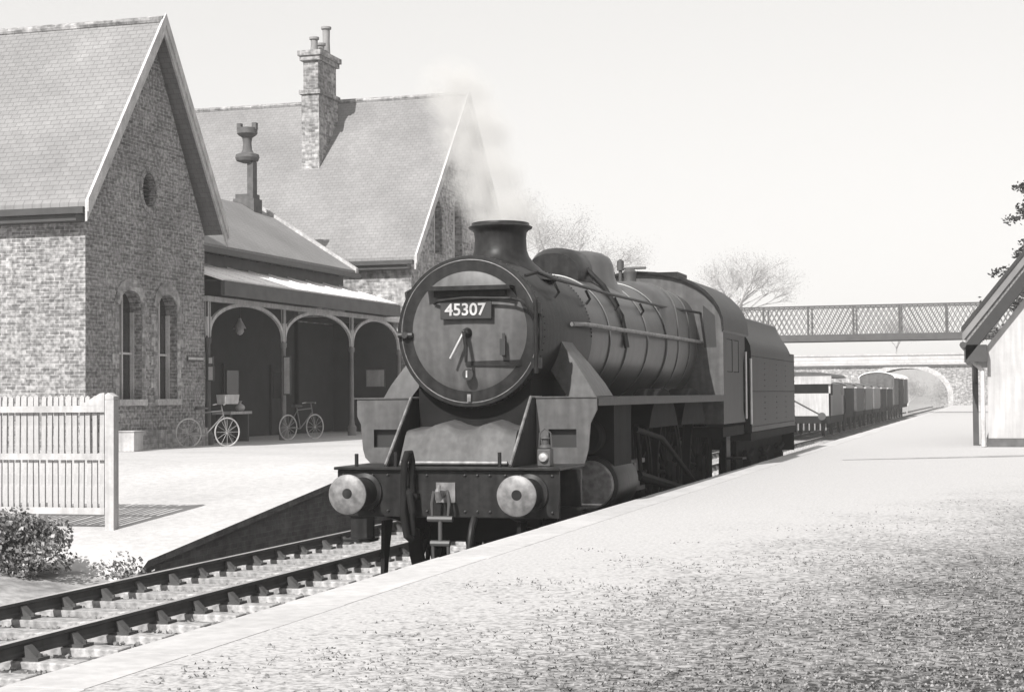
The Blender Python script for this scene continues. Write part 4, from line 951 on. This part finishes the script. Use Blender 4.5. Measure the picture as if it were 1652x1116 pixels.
def van(u, label, light):
    T = empty('goods_van', (VF, u, 0), label, 'goods van', 'goods vans standing on the far track')
    m = MB(); prof = [(-1.22, 1.1), (1.22, 1.1), (1.22, 3.05)]+[(1.26*math.cos(math.radians(a)), 3.05+.42*math.sin(math.radians(a))) for a in range(10, 180, 14)]+[(-1.22, 3.05)]
    m.prism(prof, 'y', 0, 5.4); b = m.build('body', light, T)
    m = MB(); ro = [(1.33*math.cos(math.radians(a)), 3.04+.50*math.sin(math.radians(a))) for a in range(0, 181, 12)]; ri = [(x*.95, z-.02 if z > 3.1 else z) for x, z in ro][::-1]
    m.prism(ro+[(x*.96, 3.04+(z-3.04)*.88) for x, z in ro][::-1], 'y', -.08, 5.48); m.build('roof', 'lead', T)
    m = MB()
    for x in (-1.1, -.55, 0, .55, 1.1): m.box(x-.05, x+.05, -.04, -.001, 1.1, 3.0)
    m.box(-1.22, 1.22, -.05, -.041, 2.2, 2.32); m.build('end_posts', 'iron', T)
    m = MB(); m.box(-1.15, 1.15, -.02, 5.42, .8, 1.09)
    for s in (-1, 1): m.lathe([(.1, 0), (.1, -.35), (.18, -.4), (.18, -.44), (0, -.44)], (s*.87, 0, 1.0), 'y', 14)
    m.build('underframe', 'under', T)
    for y in (1.2, 4.2):
        for s in (-1, 1): m = MB(); m.lathe([(0, -.06), (.46, -.06), (.46, .06), (0, .06)], (s*.75, y, .46), 'x', 20); m.build('wheel', 'under', T)
    
    for s in (-1, 1): m = MB(); m.box(s*1.221, s*1.25, 1.9, 3.5, 1.2, 2.95); m.build('side_door', light, T)
def open_wagon(u, label, mt):
    T = empty('open_wagon', (VF, u, 0), label, 'open wagon', 'open wagons on the far track')
    m = MB(); m.box(-1.2, 1.2, 0, .08, 1.1, 2.25); m.box(-1.2, 1.2, 5.0, 5.08, 1.1, 2.25); m.box(-1.2, -1.12, .081, 4.999, 1.1, 2.25); m.box(1.12, 1.2, .081, 4.999, 1.1, 2.25); m.box(-1.2, 1.2, 0, 5.08, 1.0, 1.099); m.build('body', mt, T)
    m = MB(); m.box(-1.24, 1.24, -.04, .12, 2.251, 2.33); m.box(-1.24, -1.08, .121, 4.96, 2.251, 2.33); m.box(1.08, 1.24, .121, 4.96, 2.251, 2.33); m.build('top_plank', 'oldwhite', T)
    m = MB()
    for x in (-1.1, -.4, .4, 1.1): m.box(x-.05, x+.05, -.05, -.001, 1.0, 2.25)
    m.build('end_stanchions', 'iron', T)
    m = MB(); m.box(-1.15, 1.15, -.02, 5.1, .75, .999)
    for s in (-1, 1): m.lathe([(.1, 0), (.1, -.35), (.18, -.4), (.18, -.44), (0, -.44)], (s*.87, 0, 1.0), 'y', 14)
    m.build('underframe', 'under', T)
    for y in (1.1, 4.0):
        for s in (-1, 1): m = MB(); m.lathe([(0, -.06), (.46, -.06), (.46, .06), (0, .06)], (s*.75, y, .46), 'x', 20); m.build('wheel', 'under', T)
    m = MB(); m.prism([(-1.05, 2.0), (1.05, 2.0), (.6, 2.45), (0, 2.6), (-.6, 2.45)], 'y', .3, 4.8); m.build('coal_load', 'coal', T)
def brake_van(u):
    T = empty('brake_van', (VF, u, 0), 'pale brake van with an open end balcony, nearest of the wagons past the tender', 'brake van')
    m = MB(); m.box(-1.22, 1.22, .0, .06, .96, 1.99); m.build('end_panel', 'render', T)
    m = MB(); m.cyl((-.85, -.02, 1.90), (.75, -.02, 1.02), .03, n=6); m.build('diagonal_strap', 'iron', T)
    m = MB(); m.box(-1.22, 1.22, 1.1, 5.4, .96, 2.42); m.build('cabin', 'iron', T)
    m = MB()
    for s in (-1, 1):
        for y in (0.03, 6.35): m.box(s*1.14, s*1.22, y-.03, y+.05, .96, 2.42)
    m.build('corner_posts', 'oldwhite', T)
    for s in (-1, 1):
        m = MB(); m.box(s*1.18, s*1.22, .09, 1.099, .96, 1.9); m.box(s*1.18, s*1.22, 5.401, 6.3, .96, 1.9); m.build('side_panel', 'greyiron', T)
    m = MB(); m.box(-1.28, 1.28, -.12, -.05, 2.42, 2.78); m.build('canopy_board', 'white', T)
    m = MB(); ro = [(-1.34, 2.72)]+[(1.34*math.sin(math.radians(a)), 2.78+.20*math.cos(math.radians(a))) for a in range(-85, 90, 17)]+[(1.34, 2.72)]
    m.prism(ro, 'y', -.1, 6.5); m.build('roof', 'iron', T)
    m = MB(); m.box(-1.2, 1.2, -.06, 6.4, .62, .955); m.build('underframe', 'under', T)
    for s in (-1, 1): m = MB(); m.lathe([(.1, 0), (.1, -.35), (.18, -.4), (.18, -.44), (0, -.44)], (s*.87, -.06, .95), 'y', 14); m.build('buffer', 'iron', T)
    m = MB()
    for k in range(9): m.box(-1.0+k*.25-.03, -1.0+k*.25+.03, -.09, -.061, .3, .62)
    m.build('step_irons', 'greyiron', T)
    for y in (1.3, 5.0):
        for s in (-1, 1): m = MB(); m.lathe([(0, -.06), (.46, -.06), (.46, .06), (0, .06)], (s*.75, y, .46), 'x', 20); m.build('wheel', 'under', T)
brake_van(76.6)
OW = ['low open wagon coupled directly beyond the pale brake van', 'second low open wagon beyond the pale brake van', 'third low open wagon beyond the brake van, mid-way along the line', 'fourth low open wagon beyond the brake van, paler than its neighbours', 'fifth low open wagon beyond the brake van, very dark sided', 'last low open wagon, coupled in front of the round-roofed vans']
for i, lb in enumerate(OW): open_wagon(84.4+i*6.5, lb, ('under', 'dark', 'iron', 'greyiron', 'under', 'under')[i])
van(123.6, 'goods van with a pale rounded roof, directly beyond the low open wagons', 'dark')
van(130.1, 'goods van on the far track, second of the vans beyond the open wagons', 'under')
van(136.6, 'goods van on the far track just before the bridge arch, furthest of the vans', 'dark')
MT['haze_twig'] = mat('twigs paled as haze', .34, .2, 2, .9)  # paler than bark: distance haze is put into the colour
def bare_tree(name, loc, h, spread, label, seed, mt='haze_twig', grp=None, dense=0):
    T = empty(name, loc, label, 'tree', grp); random.seed(seed)
    m = MB(); tw = MB(); tips = []
    def grow(p, d, L, r, k):
        q = p+d*L*.5+Vector((random.gauss(0, .04), random.gauss(0, .04), 0))*L; e = p+d*L
        (m if k < 2 else tw).tube([p, q, e], [r, r*.82, r*.62], 5 if k < 3 else 3)
        if k >= 6: tips.append(e); return
        for i in range(3 if k < 4 else 4):
            nd = (d+Vector((random.gauss(0, .5*spread), random.gauss(0, .5*spread), random.gauss(.12, .28)))).normalized()
            grow(e if i else q.lerp(e, .6), nd, L*random.uniform(.62, .85), r*.58, k+1)
    grow(Vector((0, 0, -.3)), Vector((0, 0, 1)), h*.26, h*.020, 0)
    m.build('trunk', mt, T); tw.build('crown', mt, T, uv=False)
    if dense:
        sp = []
        for t in tips:
            for _ in range(dense): sp.append((t.x+random.gauss(0, .5), t.y+random.gauss(0, .5), t.z+random.gauss(0, .4)))
        leaves('buds', sp, mt, T, .075, seed, .45)
bare_tree('bare_tree', (-24.4, 150, 2), 17.8, 1.5, 'large bare tree fading into the haze above the engine tender', 31, grp='bare trees beyond the station', dense=8)
bare_tree('bushy_tree', (-34.4, 128, 4.2), 16.0, 1.5, 'darker bushy tree showing just right of the engine chimney', 32, mt='haze_twig', grp='bare trees beyond the station', dense=22)
bare_tree('bare_tree', (-12.0, 205, 6), 6.0, 1.2, 'low tree beyond the road bridge, seen through the footbridge lattice', 33, grp='bare trees beyond the station', dense=4)
for i, (x, y, h) in enumerate(((-9.2, 175, 5.0), (-6.2, 168, 4.5), (-5.2, 182, 5.5))):
    bare_tree('bare_tree', (x if x > -5.6 or x < -8.9 else x+1.6, y, -.4), h, 1.2, ['bushy bare tree under the left side of the bridge arch', 'bushy bare tree under the right side of the bridge arch', 'taller bare tree behind the bridge arch'][i], 40+i, grp='bare trees beyond the station', dense=3)
def conifer():
    T = empty('conifer_tree', (2.0, 50, .6), 'dark conifer whose ragged branches enter at the right edge above the gable roof', 'conifer tree')
    m = MB(); m.tube([(0, 0, 0), (.05, 0, 5), (0, .05, 11)], [.2, .13, .03], 8); m.build('trunk', 'bark', T)
    random.seed(9); sp = []; br = MB()
    for k in range(150):
        z = random.uniform(3.4, 10.6); L = (2.75*(1-(z-2)/9.2)+.35)*random.uniform(.75, 1.12); a = random.uniform(0, 2*PI)
        e = Vector((math.cos(a)*L, math.sin(a)*L, z-.22*L)); s0 = Vector((0, 0, z)); br.tube([s0, e], [.03, .01], 4)
        for _ in range(150):
            t = random.random()**.6; p = s0.lerp(e, t); w = .30*(1.1-t)+.05
            sp.append((p.x+random.gauss(0, w*.6), p.y+random.gauss(0, w*.6), p.z+random.gauss(0, .07)-.05))
    br.build('branches', 'bark', T); leaves('crown', sp, 'conifer', T, .13, 9, .3)
conifer()
# ---- rough dry grass on the right platform (thickens towards the near right corner)
random.seed(77); m = MB(); cnt = 0; dk = []; lt = []
while cnt < 60000:
    y = 5.2+13.0*random.random()**1.5; x = random.uniform(-3.35, 3.2)
    w = 1.38+.23*x-.062*y+.35*(mnoise.noise(Vector((x*1.3, y*1.3, 0))))+.35*(mnoise.noise(Vector((x*6, y*6, 2))))
    if random.random() > max(0, w-.1)**1.4*.9: continue
    cnt += 1
    q = random.random()
    if q < .34: dk.append((x, y, PH+.002, random.uniform(.004, .011)))
    elif q < .56: lt.append((x, y, PH+.002, random.uniform(.004, .010)))
    elif y < 12:
        for _ in range(2):
            a = random.uniform(0, 6.28); l = random.uniform(.010, .024); b = Vector((x+random.gauss(0, .012), y+random.gauss(0, .012), PH)); d = Vector((math.cos(a), math.sin(a), random.uniform(.4, 1.3))).normalized()*l
            s = Vector((-math.sin(a), math.cos(a), 0))*.005; m.add([b-s, b+s, b+d], [(0, 1, 2)])
tag(m.build('grass', 'grass', recalc=False, uv=False, sharp=180), kind='stuff')
MT['dark_chip'] = mat('dark chippings', .17, .4, 9, .9); MT['pale_chip'] = mat('pale chippings', .26, .2, 9, .9)
stones('dark_gravel', dk, 'dark_chip'); stones('pale_gravel', lt, 'pale_chip')
# ---- steam drifting from the chimney over the far gable
def volume_mat(name, dens, nscale, lo, hi):
    m = bpy.data.materials.new(name); m.use_nodes = True; nt = m.node_tree; nt.nodes.remove(nt.nodes['Principled BSDF'])
    pv = _n(nt, 'ShaderNodeVolumePrincipled'); pv.inputs['Color'].default_value = ((.76, .752, .74, 1) if nscale else (.98, .97, .96, 1)); pv.inputs['Anisotropy'].default_value = 0.0
    nt.links.new(pv.outputs[0], nt.nodes['Material Output'].inputs['Volume'])
    if nscale:
        tc = _n(nt, 'ShaderNodeTexCoord'); no = _n(nt, 'ShaderNodeTexNoise'); no.inputs['Scale'].default_value = nscale; no.inputs['Detail'].default_value = 3
        nt.links.new(tc.outputs['Object'], no.inputs['Vector'])
        # fall-off towards the rim of the puff keeps its outline soft
        vm = _n(nt, 'ShaderNodeVectorMath', operation='LENGTH')
        nt.links.new(tc.outputs['Object'], vm.inputs[0])
        f = _n(nt, 'ShaderNodeMapRange'); f.inputs[1].default_value = 1.0; f.inputs[2].default_value = .35; f.inputs[3].default_value = 0; f.inputs[4].default_value = 1
        nt.links.new(vm.outputs['Value'], f.inputs[0])
        mr = _n(nt, 'ShaderNodeMapRange'); mr.inputs[1].default_value = lo; mr.inputs[2].default_value = hi; mr.inputs[3].default_value = 0; mr.inputs[4].default_value = dens
        nt.links.new(no.outputs[0], mr.inputs[0])
        mu = _n(nt, 'ShaderNodeMath', operation='MULTIPLY'); nt.links.new(mr.outputs[0], mu.inputs[0]); nt.links.new(f.outputs[0], mu.inputs[1])
        nt.links.new(mu.outputs[0], pv.inputs['Density'])
    else: pv.inputs['Density'].default_value = dens
    return m
MT['steam'] = volume_mat('steam vapour', 1.9, 2.0, .34, .62)
def puff(loc, sc):
    m = MB(); m.ball((0, 0, 0), 1, 24); o = m.build('steam_cloud', 'steam', uv=False); o.location = loc; o.scale = sc
    return tag(o, kind='stuff')

for loc, sc in (((-9.9, 30.0, 7.82), (0.75, 1.6, 0.7)), ((-8.93, 28.0, 6.69), (0.75, 1.5, 0.85)), ((-7.77, 25.0, 5.44), (0.7, 1.3, 0.8)), ((-6.57, 22.0, 4.49), (0.6, 1.1, 0.6))):
    puff(loc, sc)

MT['haze'] = volume_mat('thin haze', .0007, 0, 0, 0)
m = MB(); m.box(-300, 200, -12, 760, -1.6, 30); tag(m.build('haze', 'haze', uv=False), kind='stuff')
